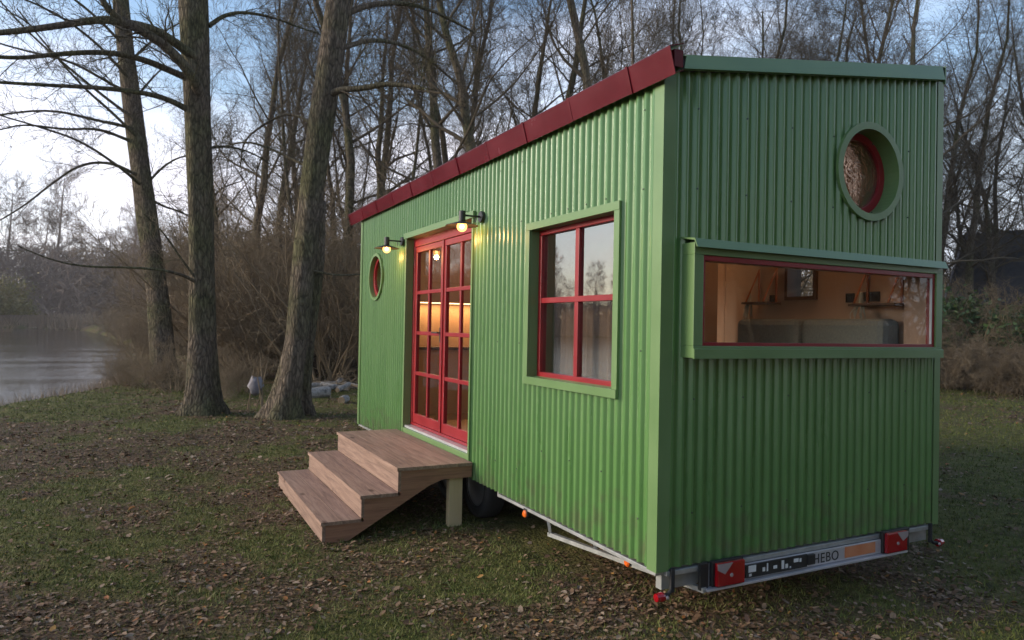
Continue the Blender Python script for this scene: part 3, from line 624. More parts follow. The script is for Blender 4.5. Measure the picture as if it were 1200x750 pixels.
cu = bpy.data.curves.new('maker_name', 'FONT'); cu.body = 'HEBO'; cu.size = .088; cu.extrude = .0006; cu.space_character = 1.1
tmp = bpy.data.objects.new('tmp_text', cu); COL.objects.link(tmp); dg = bpy.context.evaluated_depsgraph_get(); dg.update()
me = bpy.data.meshes.new_from_object(tmp.evaluated_get(dg)); bpy.data.objects.remove(tmp)
me.materials.clear(); me.materials.append(DARK)
o = obj('maker_name', me, rb); o.rotation_euler = (math.radians(90), 0, 0); o.location = V((1.20, -.0465, -.118)) - world(rb)
m = MB(); m.box(1.50, 1.80, -.0478, -.0455, -.118, -.048); m.build('orange_sticker', mat('orange_sticker', (.55, .18, .07), (.62, .26, .13), rough=.5, scale=9), rb)
def marker(x, sx):
    m = MB(); m.box(x - .014, x + .014, -.04, -.022, -.13, .004); m.tube([(x, -.03, -.11), (x + sx * .03, -.035, -.135), (x + sx * .07, -.04, -.14)], [.012, .012, .016], 8); o = m.build('marker_lamp', RUBBER, house, bevel=.003)
    m = MB(); m.lathe((x + sx * .07, -.04, -.14), 'x', [(.0002, 0), (.026, 0), (.028, sx * .012), (.022, sx * .05), (.0002, sx * .055)], 16); m.build('red_lens', REDLENS, o)
    m = MB(); m.lathe((x + sx * .058, -.062, -.14), 'y', [(.012, 0), (.008, -.008), (.0002, -.009)], 12); m.build('clear_lens', CLEARLENS, o)
marker(.085, -1); marker(W - .085, 1)
for y, z, x in ((1.54, -.062, -.012), (.50, -.135, .17)):
    m = MB(); m.box(x, x + .02, y - .03, y + .03, z - .015, z + .04); o = m.build('side_marker', DARK, house, bevel=.002)
    m = MB(); m.lathe((x - .002, y, z), 'x', [(.0002, -.014), (.018, -.013), (.026, -.006), (.028, 0)], 18); m.build('orange_lens', ORLENS, o)
def wheel(x, y):
    c = (x, y, GZ + .30)
    m = MB(); m.lathe(c, 'x', [(.19, -.085), (.26, -.10), (.288, -.085), (.30, -.05), (.30, .05), (.288, .085), (.26, .10), (.19, .085)], 40, True); w = m.build('wheel', RUBBER, house, smooth=True)
    m = MB(); m.lathe(c, 'x', [(.192, -.088), (.192, -.078), (.17, -.06), (.12, -.04), (.06, -.055), (.0002, -.06)], 32); m.lathe(c, 'x', [(.192, .088), (.17, .05), (.0002, .03)], 32)
    m.build('rim', RIM, w, smooth=True)
for yy in (2.74, 3.44):
    for xx in (.20, W - .20): wheel(xx, yy)
m = MB(); m.tube([(.28, 2.74, -.1), (W - .28, 2.74, -.1)], .035, 12); m.tube([(.28, 3.44, -.1), (W - .28, 3.44, -.1)], .035, 12); m.build('axle', DARK, house)

# ------------------------------------------------------------------ things inside the house
sofa = thing('sofa', 'grey upholstered sofa seen through the wide end window', 'sofa', (2.1, .85, .16))
m = MB(); m.box(1.45, 2.37, .16, 1.62, .16, .95); m.build('base', DARKW, sofa, bevel=.01)
for a, b in ((.165, .905), (.915, 1.615)):
    m = MB(); m.box(1.45, 2.14, a, b, .955, 1.10); m.build('seat_cushion', SOFA, sofa, bevel=.035)
    m = MB(); m.box(2.15, 2.36, a, b, .955, 1.455); m.build('back_cushion', SOFA, sofa, bevel=.05)
def shelf(y0, y1, z, label, tassel):
    s = thing('hanging_shelf', label, 'shelf', (2.31, (y0 + y1) / 2, z), 'small strap shelves on the back wall')
    m = MB(); m.box(2.20, 2.375, y0, y1, z - .012, z + .006); m.build('board', DARKW, s, bevel=.003)
    for y in (y0 + .05, y1 - .05):
        m = MB(); m.tube([(2.205, y, z + .006), (2.375, y + .008, z + .30)], .008, 6); m.tube([(2.378, y + .012, z + .31), (2.378, y + .012, z - .0)], .010, 6); m.build('strap', LEATHER, s)
shelf(.12, .50, 1.565, 'small shelf on leather straps above the right end of the sofa', 0)
shelf(1.30, 1.60, 1.60, 'small shelf on leather straps left of the little back window', 0)
def tassel(y, z, label):
    m = MB()
    for k in range(14):
        a = random.uniform(-.03, .03); b = random.uniform(-.03, .03); l = random.uniform(.08, .2)
        m.tube([(2.26, y, z + .03), (2.25 + a, y + b, z - .02), (2.23 + a * 1.5, y + b * 1.8, z - l * .6), (2.24 + a * 1.4, y + b * 2.2, z - l)], [.004, .005, .004, .002], 4)
    m.lathe((2.26, y, z), 'z', [(.0002, .10), (.014, .09), (.02, .03), (.02, .012)], 10)
    tag(m.build('trailing_plant', mat('pale_leaf', (.30, .32, .27), (.44, .44, .38), rough=.8), base=(2.26, y, z)), label, 'plant')
tassel(.43, 1.565, 'pale trailing plant on the right strap shelf'); tassel(1.56, 1.60, 'pale trailing plant on the left strap shelf')
kit = thing('kitchen_unit', 'light wood kitchen unit with lit splashback seen through the glazed door', 'kitchen', (1.3, 5.95, .16))
m = MB(); m.box(.5, 2.38, 5.72, 6.23, .16, 1.02); m.build('base_cabinet', mat('kitchen_front', (.42, .27, .15), (.48, .32, .19), rough=.5, scale=3), kit, bevel=.004)
m = MB(); m.box(.48, 2.385, 5.69, 6.235, 1.021, 1.055); m.build('worktop', DARKW, kit, bevel=.003)
m = MB(); m.box(.5, 2.38, 5.93, 6.235, 1.66, 2.2); uc = m.build('wall_cabinet', PLYW, kit, bevel=.004)
m = MB(); m.box(.55, 2.33, 6.10, 6.14, 1.648, 1.659); m.build('light_strip', LED, uc)
ld = bpy.data.lights.new('strip_light', 'AREA'); ld.shape = 'RECTANGLE'; ld.size = 1.7; ld.size_y = .05; ld.energy = 13; ld.color = (1, .55, .2)
lo = bpy.data.objects.new('strip_light', ld); COL.objects.link(lo); lo.parent = uc; lo.location = V((1.44, 6.10, 1.64)) - world(uc)

cur = thing('reflection_cloth', 'brown cloth added inside the front window in place of brown reflections', 'reflection_cloth', (.20, .97, .9))  # cloth added to stand in for brown reflections in the lower panes
m = MB(); zc = [.86, 1.55]; n = 90; ys = [1.55 - 1.13 * k / n for k in range(n + 1)]
m.add([(.20 + .014 * math.sin(k * .9) + .006 * math.sin(k * 2.3), y, z) for z in zc for k, y in enumerate(ys)], [(k, k + 1, n + 2 + k, n + 1 + k) for k in range(n)])
m.build('cloth', REFLCLOTH, cur, fix=False, smooth=True)
m = MB(); m.tube([(.20, .36, 1.555), (.20, 1.60, 1.555)], .006, 8); m.build('rod', DARK, cur)
# ------------------------------------------------------------------ wooden steps
steps = thing('wooden_steps', 'broad three tread larch steps leading up to the red door', 'steps', (-.65, 3.55, GZ))
SY0, SY1 = 2.49, 4.60
levels = [(.158, -.70, -.034), (-.045, -1.005, -.70), (-.228, -1.315, -1.005)]
for i, (z, xa, xb_) in enumerate(levels):
    n = 5 if i == 0 else 2; w = (xb_ - xa) / n; m = MB()
    for k in range(n): m.box(xa + k * w + (.0015 if k else -.012), xa + (k + 1) * w - .0015, SY0 - .012, SY1 + .012, z - .028, z + random.uniform(-.0006, .0006))
    m.mi = 1
    for k in range(n):
        for yy in (SY0 + .02, (SY0 + SY1) / 2, SY1 - .02):
            for q in (.25, .75): m.lathe((xa + (k + q) * w, yy + random.uniform(-.006, .006), z), 'z', [(.0045, .0016), (.0002, .0017)], 8)
    m.build('tread', [STEPW, SCREW], steps, bevel=0)
    zb_ = (levels[i + 1][0] if i < 2 else -.385)
    m = MB(); m.box(xa, xa + .026, SY0, SY1, zb_ + .001, z - .0285); m.build('riser', STEPW, steps, bevel=.002)
prof = [(-1.288, -.39), (-1.288, -.257), (-1.005, -.257), (-.979, -.257), (-.979, -.074), (-.674, -.074), (-.674, .129), (-.034, .129), (-.034, .03), (-.30, .03), (-.42, -.01), (-1.12, -.405), (-1.2, -.405)]
for a, b in ((SY0 + .001, SY0 + .034), (SY1 - .034, SY1 - .001)):
    # stringer cut from separate boards following the treads
    m = MB(); m.prism(prof, 'y', a, b); m.build('stringer', STEPX, steps)
for xx, yy in ((-.165, SY0 + .085), (-.165, SY1 - .085)):
    m = MB(); m.box(xx - .062, xx + .062, yy - .05, yy + .02, GZ - .04, .055); m.build('post', POSTW, steps, bevel=.004)
m = MB(); m.box(-.62, -.10, SY0 + .9, SY0 + .94, .03, .128); m.box(-.11, -.07, SY0 + .04, SY1 - .04, .03, .128); m.build('joist', STEPX, steps)

# ------------------------------------------------------------------ trees: batched tubes
def tubes_np(polys, sides):
    """polys: list of (pts[k,3], rad[k]) all with same k"""
    P = np.array([p for p, r in polys], float); R = np.array([r for p, r in polys], float); m, k, _ = P.shape
    D = np.empty_like(P); D[:, 1:-1] = P[:, 2:] - P[:, :-2]; D[:, 0] = P[:, 1] - P[:, 0]; D[:, -1] = P[:, -1] - P[:, -2]
    D /= np.linalg.norm(D, axis=2, keepdims=True) + 1e-9
    ref = np.array([.31, .17, .93]); A = np.cross(D, ref); bad = np.linalg.norm(A, axis=2) < .15
    A[bad] = np.cross(D[bad], [1, 0, 0]); A /= np.linalg.norm(A, axis=2, keepdims=True) + 1e-9; B = np.cross(D, A)
    t = np.arange(sides) * 2 * math.pi / sides
    vs = P[:, :, None] + R[:, :, None, None] * (A[:, :, None] * np.cos(t)[:, None] + B[:, :, None] * np.sin(t)[:, None])
    vs = vs.reshape(-1, 3); j = np.arange(sides)
    base = (np.arange(m)[:, None, None] * k + np.arange(k - 1)[None, :, None]) * sides
    q = np.stack([base + j, base + (j + 1) % sides, base + sides + (j + 1) % sides, base + sides + j], -1).reshape(-1, 4)
    return vs, q
def polys_mesh(name, groups, m):
    """groups: list of (polys, sides); polys may differ in point count"""
    VS, QS, o = [], [], 0
    for polys, sides in groups:
        by = {}
        for p in polys: by.setdefault(len(p[0]), []).append(p)
        for k, ps in by.items():
            v, q = tubes_np(ps, sides); VS.append(v); QS.append(q + o); o += len(v)
    return np_mesh(name, np.concatenate(VS), np.concatenate(QS), m, True)
class Grow:
    def __init__(s, seed, up=.12, wander=.21, ratio=.55, twig=.0045, droop=0): s.r = random.Random(seed); s.up = up; s.w = wander; s.ratio = ratio; s.twig = twig; s.out = {}; s.droop = droop
    def path(s, p, d, L, n, up, w):
        pts = [p.copy()]; d = d.normalized()
        for i in range(n):
            d = (d + V((s.r.gauss(0, w), s.r.gauss(0, w), s.r.gauss(0, w) + up))).normalized(); p = p + d * (L / n); pts.append(p.copy())
        return pts
    def put(s, lv, pts, rad): s.out.setdefault(lv, []).append(([tuple(p) for p in pts], rad))
    def children(s, pts, r0, r1, lv, spec, t0=.2, side=None):
        """spec: list per deeper level of (count, length, n points, radius factor)"""
        if not spec: return
        cnt, Lc, n, rf = spec[0]; k = len(pts) - 1
        for c in range(cnt):
            t = t0 + (1 - t0) * ((c + s.r.random()) / cnt); f = t * k; i = min(int(f), k - 1); p = pts[i].lerp(pts[i + 1], f - i); d = (pts[i + 1] - pts[i]).normalized()
            a = d.orthogonal().normalized(); a.rotate(Matrix.Rotation(s.r.uniform(0, 2 * math.pi), 3, d))
            ang = s.r.uniform(.45, .95); dd = d * math.cos(ang) + a * math.sin(ang)
            L = Lc * s.r.uniform(.6, 1.25) * (1.1 - .45 * t)
            rr = max(s.twig, (r0 + (r1 - r0) * t) * rf)
            cp = s.path(p, dd, L, n, s.up, s.w); m = len(cp)
            s.put(lv, cp, [rr + (max(s.twig * .55, rr * .3) - rr) * q / (m - 1) for q in range(m)])
            s.children(cp, rr, rr * .35, lv + 1, spec[1:], .15)
BR = {0: 9, 1: 6, 2: 4, 3: 3, 4: 3, 5: 3}
def forest_variant(name, seed, H, r0, clear, lean, spec, nlimb, limbL, up=.1, twigm=TWIG, fork=False):
    g = Grow(seed, up=up); rr = g.r
    n = 12; pts = [V((0, 0, -.3))]; d = V((lean, rr.uniform(-.04, .04), 1)).normalized()
    for i in range(n): d = (d + V((rr.gauss(0, .085), rr.gauss(0, .085), .04))).normalized(); pts.append(pts[-1] + d * (H / n))
    rad = [r0 * (1 - .88 * (i / n) ** .9) for i in range(n + 1)]; rad[0] *= 1.45; trunk = [([tuple(p) for p in pts], rad)]
    for c in range(nlimb):
        t = clear + (1 - clear) * ((c + rr.random()) / nlimb) ** .9; f = min(t, .995) * n; i = int(f); p = pts[i].lerp(pts[i + 1], f - i)
        az = c * 2.4 + rr.uniform(-.5, .5); el = rr.uniform(.15, .75) + .5 * t
        dd = V((math.cos(az) * math.cos(el), math.sin(az) * math.cos(el), math.sin(el)))
        L = limbL * (1.2 - .75 * t) * rr.uniform(.7, 1.2); r = max(.012, r0 * (1 - .88 * t) * rr.uniform(.25, .45))
        cp = g.path(p, dd, L, 7, up * .9, .13); g.put(1, cp, [r * (1 - .8 * q / 7) for q in range(8)])
        g.children(cp, r, r * .2, 2, spec, .18)
    tr = polys_mesh(name + '_trunk', [(trunk, 10)], BARKF)
    br = polys_mesh(name + '_crown', [(p, BR.get(l, 3)) for l, p in g.out.items()], twigm)
    return tr, br
SP = [(7, 1.9, 5, .5), (6, 1.0, 4, .5), (5, .50, 3, .5)]
variants = [forest_variant('ash', 1, 19, .23, .26, .05, SP, 22, 5.0, up=.05),
            forest_variant('oak', 2, 17, .28, .22, -.03, SP, 22, 5.2, up=.06),
            forest_variant('alder', 3, 21, .19, .36, .02, SP, 24, 3.8, up=.09),
            forest_variant('willow', 4, 15, .22, .16, .10, SP, 24, 4.8, up=.06)]
SPT = [(7, 1.3, 4, .5), (5, .7, 3, .5), (4, .4, 2, .6)]
variants.append(forest_variant('pole', 5, 16, .10, .25, .04, SPT, 20, 2.4, up=.2))
SPF = [(7, 2.2, 4, .6), (6, 1.2, 3, .7), (4, .6, 2, .8)]
def far_variant(name, seed, H, r0, clear, nl, ll, up):
    g = Grow(seed, up=up, twig=.016)
    rr = g.r; n = 8; pts = [V((0, 0, -.5))]; d = V((0, 0, 1))
    for i in range(n): d = (d + V((rr.gauss(0, .05), rr.gauss(0, .05), .03))).normalized(); pts.append(pts[-1] + d * (H / n))
    trunk = [([tuple(p) for p in pts], [r0 * (1 - .85 * i / n) for i in range(n + 1)])]
    for c in range(nl):
        t = clear + (1 - clear) * ((c + rr.random()) / nl); f = min(t, .99) * n; i = int(f); p = pts[i].lerp(pts[i + 1], f - i)
        az = c * 2.4; el = rr.uniform(.1, .7) + .4 * t; dd = V((math.cos(az) * math.cos(el), math.sin(az) * math.cos(el), math.sin(el)))
        L = ll * (1.2 - .7 * t) * rr.uniform(.7, 1.2); cp = g.path(p, dd, L, 5, up, .14); r = max(.03, r0 * .3 * (1 - .7 * t))
        g.put(1, cp, [r * (1 - .7 * q / 5) for q in range(6)]); g.children(cp, r, r * .3, 2, SPF, .1)
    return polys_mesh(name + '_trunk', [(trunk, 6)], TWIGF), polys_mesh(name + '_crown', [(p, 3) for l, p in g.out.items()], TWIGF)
farv = [far_variant('far_a', 21, 17, .3, .12, 22, 5.6, .08), far_variant('far_b', 22, 14, .28, .08, 22, 6.0, .04), far_variant('far_c', 23, 20, .3, .15, 24, 5.0, .12)]
def bush_variant(name, seed, H, stems, spread, spec, m, up=.1, r=.03):
    g = Grow(seed, up=up, wander=.2); rr = g.r
    for k in range(stems):
        az = rr.uniform(0, 6.28); q = rr.random() * spread * .35; p = V((math.cos(az) * q, math.sin(az) * q, -.1))
        el = rr.uniform(.7, 1.45); dd = V((math.cos(az) * math.cos(el), math.sin(az) * math.cos(el), math.sin(el)))
        cp = g.path(p, dd, H * rr.uniform(.6, 1.1), 7, up * .4, .12); r_ = r * rr.uniform(.6, 1.3)
        g.put(1, cp, [r_ * (1 - .8 * i / 7) for i in range(8)]); g.children(cp, r_, r_ * .2, 2, spec, .1)
    return polys_mesh(name, [(p, BR.get(l, 3)) for l, p in g.out.items()], m)
bushes = [bush_variant('thicket_a', 31, 4.6, 16, 2.6, [(8, 1.3, 4, .5), (6, .7, 3, .5), (4, .35, 2, .6)], TWIGB, .05),
          bush_variant('thicket_b', 32, 3.4, 20, 3.0, [(8, 1.0, 4, .5), (6, .6, 3, .5), (4, .3, 2, .6)], TWIGB, .0),
          bush_variant('bramble', 33, 1.7, 34, 4.5, [(8, .8, 4, .5), (7, .4, 3, .6), (3, .2, 2, .7)], TWIGB, -.03, r=.014)]

_tz = lambda x, y: float(gz(np.array([x]), np.array([y]))[0])
def place_tree(v, x, y, s, rot, label, cat='tree', group=None, name='bare_tree', dz=0):
    e = thing(name, label, cat, (x, y, _tz(x, y) + dz), group); e.rotation_euler.z = rot; e.scale = (s, s, s)
    obj('trunk', v[0], e); obj('crown', v[1], e); return e
def place_bush(me, x, y, s, rot, label, group=None, name='bare_shrub', sz=None, dz=0):
    e = obj(name, me, None, (x, y, _tz(x, y) + dz)); e.rotation_euler.z = rot; e.scale = (s, s, sz or s); return tag(e, label, 'shrub', group)
R_ = random.Random(99)
CAM = V((-2.5587, -3.1686, 1.3461))
def polar(az, dist): a = math.radians(az); return CAM.x + math.sin(a) * dist, CAM.y + math.cos(a) * dist

# ---- the three big lakeside trees, limb by limb
def hero(name, label, paths, limbs, seed, base, bark, twn=1.0):
    """paths: list of (pts, radii); limbs: list of (pts, r0, r1, child spec)"""
    e = thing(name, label, 'tree', base)
    m = MB()
    for pts, rad in paths:
        # resample with small irregularity
        P = []; Rr = []
        for i in range(len(pts) - 1):
            a, b = V(pts[i]), V(pts[i + 1]); k = max(2, int((b - a).length / .18))
            for q in range(k): P.append(a.lerp(b, q / k)); Rr.append(rad[i] + (rad[i + 1] - rad[i]) * q / k)
        P.append(V(pts[-1])); Rr.append(rad[-1]); n = 22; rr = random.Random(seed); ph = [rr.uniform(0, 6.28) for _ in range(6)]
        # smooth
        for _ in range(3): P = [P[0]] + [(P[i - 1] + P[i] * 2 + P[i + 1]) / 4 for i in range(1, len(P) - 1)] + [P[-1]]
        vs = []
        for i, p in enumerate(P):
            h = p.z - GZ
            for j in range(n):
                t = 2 * math.pi * j / n
                f = 1 + .05 * math.sin(3 * t + ph[0] + h * .3) + .035 * math.sin(5 * t + ph[1] - h * .5) + .03 * math.sin(9 * t + ph[2]) + .025 * math.sin(h * 2.1 + ph[3] + 2 * t)
                fl_ = math.exp(-max(h, 0) * 2.6); f += fl_ * (.30 + .22 * math.sin(5 * t + ph[4]) + .12 * math.sin(8 * t + ph[5]))
                vs.append((p.x + math.cos(t) * Rr[i] * f, p.y + math.sin(t) * Rr[i] * f, p.z))
        k = len(P); fs = [(i * n + j, i * n + (j + 1) % n, (i + 1) * n + (j + 1) % n, (i + 1) * n + j) for i in range(k - 1) for j in range(n)] + [tuple((k - 1) * n + j for j in range(n))]
        m.add(vs, fs)
    m.build('trunk', bark, e, smooth=True, fix=False)
    g = Grow(seed, up=.05, wander=.17, twig=.0042)
    off = V(base)
    for pts, r0, r1, spec in limbs:
        P = [V(p) - off for p in pts]
        for _ in range(2):        # corner cutting
            Q = [P[0]]
            for i in range(len(P) - 1): Q += [P[i].lerp(P[i + 1], .25), P[i].lerp(P[i + 1], .75)]
            P = Q + [P[-1]]
        k = len(P) - 1; g.put(1, P, [r0 + (r1 - r0) * (i / k) ** .8 for i in range(k + 1)])
        g.children(P, r0 * .6, r1, 2, spec, .12)
    me = polys_mesh('limbs', [(p, 10 if l == 1 else BR.get(l, 3)) for l, p in g.out.items()], BARKF)
    obj('crown', me, e); return e
S1 = [(11, 1.1, 5, .35), (6, .6, 4, .5), (4, .3, 3, .6)]
S2 = [(7, .8, 5, .4), (5, .5, 4, .5), (3, .25, 3, .6)]
trA = [(-1.65, 11.43, -.55), (-1.65, 11.43, -.17), (-1.68, 11.44, .95), (-1.75, 11.44, 3.37), (-1.83, 11.47, 4.98), (-1.95, 11.5, 7.4), (-2.07, 11.54, 9.82), (-2.18, 11.57, 12.24), (-2.3, 11.6, 16)]
upA = [([(-2.0, 11.5, 8 + k * .8), (-2.0 + 1.6 * math.cos(k * 2.4), 11.5 + 1.6 * math.sin(k * 2.4), 9 + k * .85), (-2.0 + 3.6 * math.cos(k * 2.4 + .2), 11.5 + 3.6 * math.sin(k * 2.4 + .2), 10 + k * .9)], .07, .015, S1) for k in range(8)]
hero('lakeside_tree', 'thick straight grey trunk left of the leaning tree, with long limbs reaching over the pond', [(trA, [.38, .29, .235, .215, .23, .26, .22, .18, .05])],
     [([(-1.8, 11.34, 5.57), (-1.95, 11.09, 5.82), (-2.33, 10.95, 6.2), (-2.81, 10.87, 6.43), (-3.13, 10.71, 6.45), (-3.4, 10.53, 6.36), (-4.1, 10.56, 6.09), (-4.78, 10.59, 5.86), (-5.43, 10.6, 5.69), (-7, 10.5, 5.5)], .115, .03, S1),
      ([(-1.86, 11.36, 6.24), (-2.26, 11.15, 6.41), (-2.61, 10.92, 6.51), (-3.14, 10.77, 6.47)], .10, .06, S2),
      ([(-3.1, 10.7, 6.45), (-3.25, 10.61, 6.52), (-3.41, 10.57, 6.72), (-3.6, 10.45, 7.3), (-3.9, 10.3, 8.2)], .075, .03, S1),
      ([(-1.9, 11.5, 5.87), (-2.25, 11.31, 5.91), (-2.81, 11.24, 6.05), (-3.4, 11.19, 6.04), (-4.16, 11.23, 5.85), (-4.62, 11.11, 5.65), (-5.43, 11.17, 5.61), (-7, 11.3, 5.3)], .075, .02, S1),
      ([(-1.83, 11.45, 5.2), (-2.2, 11.3, 5.35), (-2.6, 11.2, 5.42), (-3.3, 11.1, 5.38), (-4.2, 11.0, 5.25), (-5.4, 10.9, 5.1)], .07, .02, S1),
      ([(-1.68, 11.37, 6.92), (-1.42, 11.48, 7.22), (-1.07, 11.55, 7.39), (-.51, 11.51, 7.39), (-.09, 11.55, 7.32), (.41, 11.53, 7.25)], .05, .012, S1),
      ([(-1.7, 11.4, 4.6), (-1.3, 11.6, 4.75), (-.8, 11.8, 4.72), (-.3, 12, 4.5)], .03, .01, S2),
      ([(-1.83, 11.28, 2.07), (-2.02, 11.05, 2.16), (-2.38, 10.92, 2.24), (-2.92, 10.87, 2.25), (-3.56, 10.88, 2.22), (-4.04, 10.81, 2.3), (-4.5, 10.73, 2.5)], .035, .008, [(4, .5, 4, .4), (3, .3, 3, .6)]),
      ([(-1.83, 11.28, 2.15), (-2.1, 11.1, 2.5), (-2.4, 11.0, 2.95), (-2.7, 10.9, 3.2)], .028, .008, [(4, .5, 4, .4), (3, .3, 3, .6)])] + upA, 51, (-1.65, 11.43, -.42), BARK)
hero('leaning_tree', 'rough barked trunk leaning right beside the tiny house, with a thinner stem behind it',
     [([(-.37, 10.44, -.55), (-.29, 10.4, -.11), (-.13, 10.31, 1.0), (.01, 10.21, 3.37), (.16, 10.11, 4.95), (.32, 10.02, 6.37), (.41, 9.96, 7.32), (.56, 9.86, 9.21), (.66, 9.79, 11.42), (.8, 9.7, 15)], [.35, .26, .205, .215, .22, .23, .22, .18, .13, .04]),
      ([(.08, 10.9, -.55), (.02, 10.8, -.19), (.10, 10.6, .98), (.22, 10.45, 2.4), (.2, 10.2, 3.6)], [.26, .20, .15, .15, .12])],
     [([(.31, 9.92, 5.55), (.45, 9.73, 5.6), (.77, 9.46, 5.59), (1.08, 9.19, 5.65), (1.39, 8.92, 5.6), (1.66, 8.67, 5.51)], .07, .035, S1),
      ([(.12, 10.03, 4.14), (-.15, 10.45, 4.34), (-.54, 10.93, 4.63), (-.95, 11.41, 4.85), (-1.34, 11.89, 4.79)], .04, .012, S1),
      ([(.14, 10.01, 4.92), (-.3, 10.57, 5.31), (-.68, 11.1, 5.15), (-1.01, 11.61, 4.89), (-1.01, 11.95, 4.45)], .035, .012, S2),
      ([(.4, 10, 7.0), (1.2, 10.3, 7.6), (2.3, 10.6, 7.9), (3.6, 10.9, 7.7)], .08, .02, S1), ([(.4, 10, 6.4), (1.3, 10.5, 7.0), (2.4, 11.0, 7.1), (3.4, 11.4, 6.7)], .06, .02, S1),
      ([(.1, 10.1, 2.3), (.6, 10.4, 2.25), (1.3, 10.8, 2.35), (1.9, 11.2, 2.2)], .025, .01, S2),
      ([(.45, 9.95, 7.8), (-.2, 9.5, 8.4), (-1.0, 9.1, 8.7), (-1.8, 8.9, 8.9)], .07, .02, S1)] +
     [([(.6, 9.8, 8.3 + k * .7), (.6 + 1.6 * math.cos(k * 2.4), 9.8 + 1.6 * math.sin(k * 2.4), 9.3 + k * .75), (.6 + 3.4 * math.cos(k * 2.4 + .2), 9.8 + 3.4 * math.sin(k * 2.4 + .2), 10 + k * .8)], .06, .015, S1) for k in range(7)],
     52, (-.25, 10.5, -.42), BARK)
LC = [[(-3.05, 19.03, 6.87), (-3.83, 18.98, 7.39), (-4.73, 18.98, 8.08), (-5.49, 18.91, 8.69), (-6.32, 18.88, 9.6)],
      [(-3.0, 19.01, 6.4), (-3.61, 18.59, 6.9), (-4.17, 18.14, 7.25), (-4.89, 17.77, 7.98), (-5.56, 17.37, 8.74)],
      [(-3.11, 19.06, 6.63), (-3.99, 18.54, 6.6), (-4.89, 18.03, 6.6), (-5.87, 17.56, 6.2), (-7, 17, 5.6)],
      [(-3.16, 19.1, 6.28), (-3.9, 18.74, 6.44), (-4.64, 18.39, 6.2), (-5.42, 18.06, 6.16), (-5.86, 17.56, 5.83)],
      [(-2.9, 18.87, 5.08), (-3.36, 18.11, 5.35), (-4.19, 17.55, 5.79), (-4.93, 16.94, 5.86), (-5.67, 16.34, 5.89)],
      [(-2.97, 18.9, 5.32), (-3.58, 18.64, 5.55), (-4.25, 18.42, 5.38), (-4.86, 18.19, 4.75), (-5.35, 17.88, 4.12), (-5.81, 17.56, 3.66)],
      [(-3.23, 19.01, 7.54), (-3.7, 18.27, 7.59), (-4.52, 17.7, 7.81), (-5.33, 17.13, 7.68), (-6.05, 16.52, 7.62)],
      [(-2.85, 19.1, 4.9), (-2.6, 19.05, 5.3), (-2.24, 19.25, 5.78), (-1.8, 19.41, 6.11), (-1.3, 19.6, 6.2)],
      [(-3.26, 19.35, 8.47), (-2.85, 19.39, 9.05), (-2.32, 19.38, 9.64), (-1.88, 19.41, 9.99)],
      [(-3.13, 19.29, 7.4), (-2.72, 19.47, 8.12), (-2.4, 19.69, 8.62)],
      [(-2.85, 19.1, 4.9), (-2.4, 19.3, 4.6), (-1.8, 19.6, 4.5), (-1.2, 19.8, 4.2)],
      [(-3.3, 19.3, 8.9), (-4.2, 18.8, 9.6), (-5.2, 18.3, 10.0), (-6.2, 17.8, 10.1)], [(-3.2, 19.2, 8.0), (-4.0, 18.2, 8.6), (-5.0, 17.3, 8.9), (-6.0, 16.5, 8.8)]]
hero('far_lakeside_tree', 'slimmer trunk leaning left at the water edge, with many long fanned branches',
     [([(-2.07, 18.83, -.55), (-2.16, 18.88, .03), (-2.35, 18.95, 1.94), (-2.7, 19.11, 4.31), (-3.05, 19.26, 6.69), (-3.33, 19.38, 8.83), (-3.49, 19.45, 10.25), (-3.64, 19.5, 12.64), (-3.8, 19.5, 16)], [.42, .33, .28, .27, .25, .22, .2, .16, .05])],
     [(p, .05, .015, [(10, 1.3, 5, .4), (6, .7, 4, .5), (4, .35, 3, .6)]) for p in LC] +
     [([(-3.5, 19.4, 10.3 + k * .6), (-3.5 + 1.6 * math.cos(k * 2.4), 19.4 + 1.6 * math.sin(k * 2.4), 11.3 + k * .65), (-3.5 + 3.4 * math.cos(k * 2.4 + .2), 19.4 + 3.4 * math.sin(k * 2.4 + .2), 12 + k * .7)], .05, .015, S1) for k in range(8)],
     53, (-2.1, 18.85, -.42), BARK)

# ---- wood behind and beside the house
az_px = lambda px: 27.05 + math.degrees(math.atan((px - 600) / 830.8))
def wood(pxs, dmin, dmax, sc0, sc1, label, group, vs=(0, 1, 2, 3), cat='tree'):
    for px in pxs:
        d = R_.uniform(dmin, dmax); x, y = polar(az_px(px + R_.uniform(-9, 9)), d); s = R_.uniform(sc0, sc1)
        place_tree(variants[R_.choice(vs)], x, y, s, R_.uniform(0, 6.28), label, cat, group)
place_tree(variants[1], *polar(az_px(607), 20), .95, 2.1, 'dark leaning trunk rising behind the middle of the red roof edge', name='bare_tree').rotation_euler = (0, math.radians(9), 2.1)
place_tree(variants[2], 3.56, 20.67, 1.05, .4, 'straight pale trunk just left of the far end of the roof')
place_tree(variants[0], 4.77, 27.92, 1.1, 1.4, 'tall bare tree behind the log pile, left of the house')
wood(range(255, 420, 30), 26, 40, .75, 1.0, 'bare tree in the brown wood left of the house', 'bare trees in the wood left of the house')
wood(range(270, 430, 22), 24, 46, .7, 1.0, 'thin pole like bare tree in the wood left of the house', 'thin bare trees left of the house', (4,))
wood(range(440, 800, 27), 20, 40, .85, 1.12, 'bare tree rising behind the red roof edge', 'bare trees behind the red roof edge')
wood(range(430, 800, 48), 18, 32, .8, 1.0, 'thin pole like bare tree behind the red roof edge', 'thin bare trees behind the roof', (4,))
wood(range(812, 1075, 17), 30, 46, .92, 1.14, 'bare tree with fanned crown behind the end wall', 'bare trees behind the end wall', (0, 1, 3))
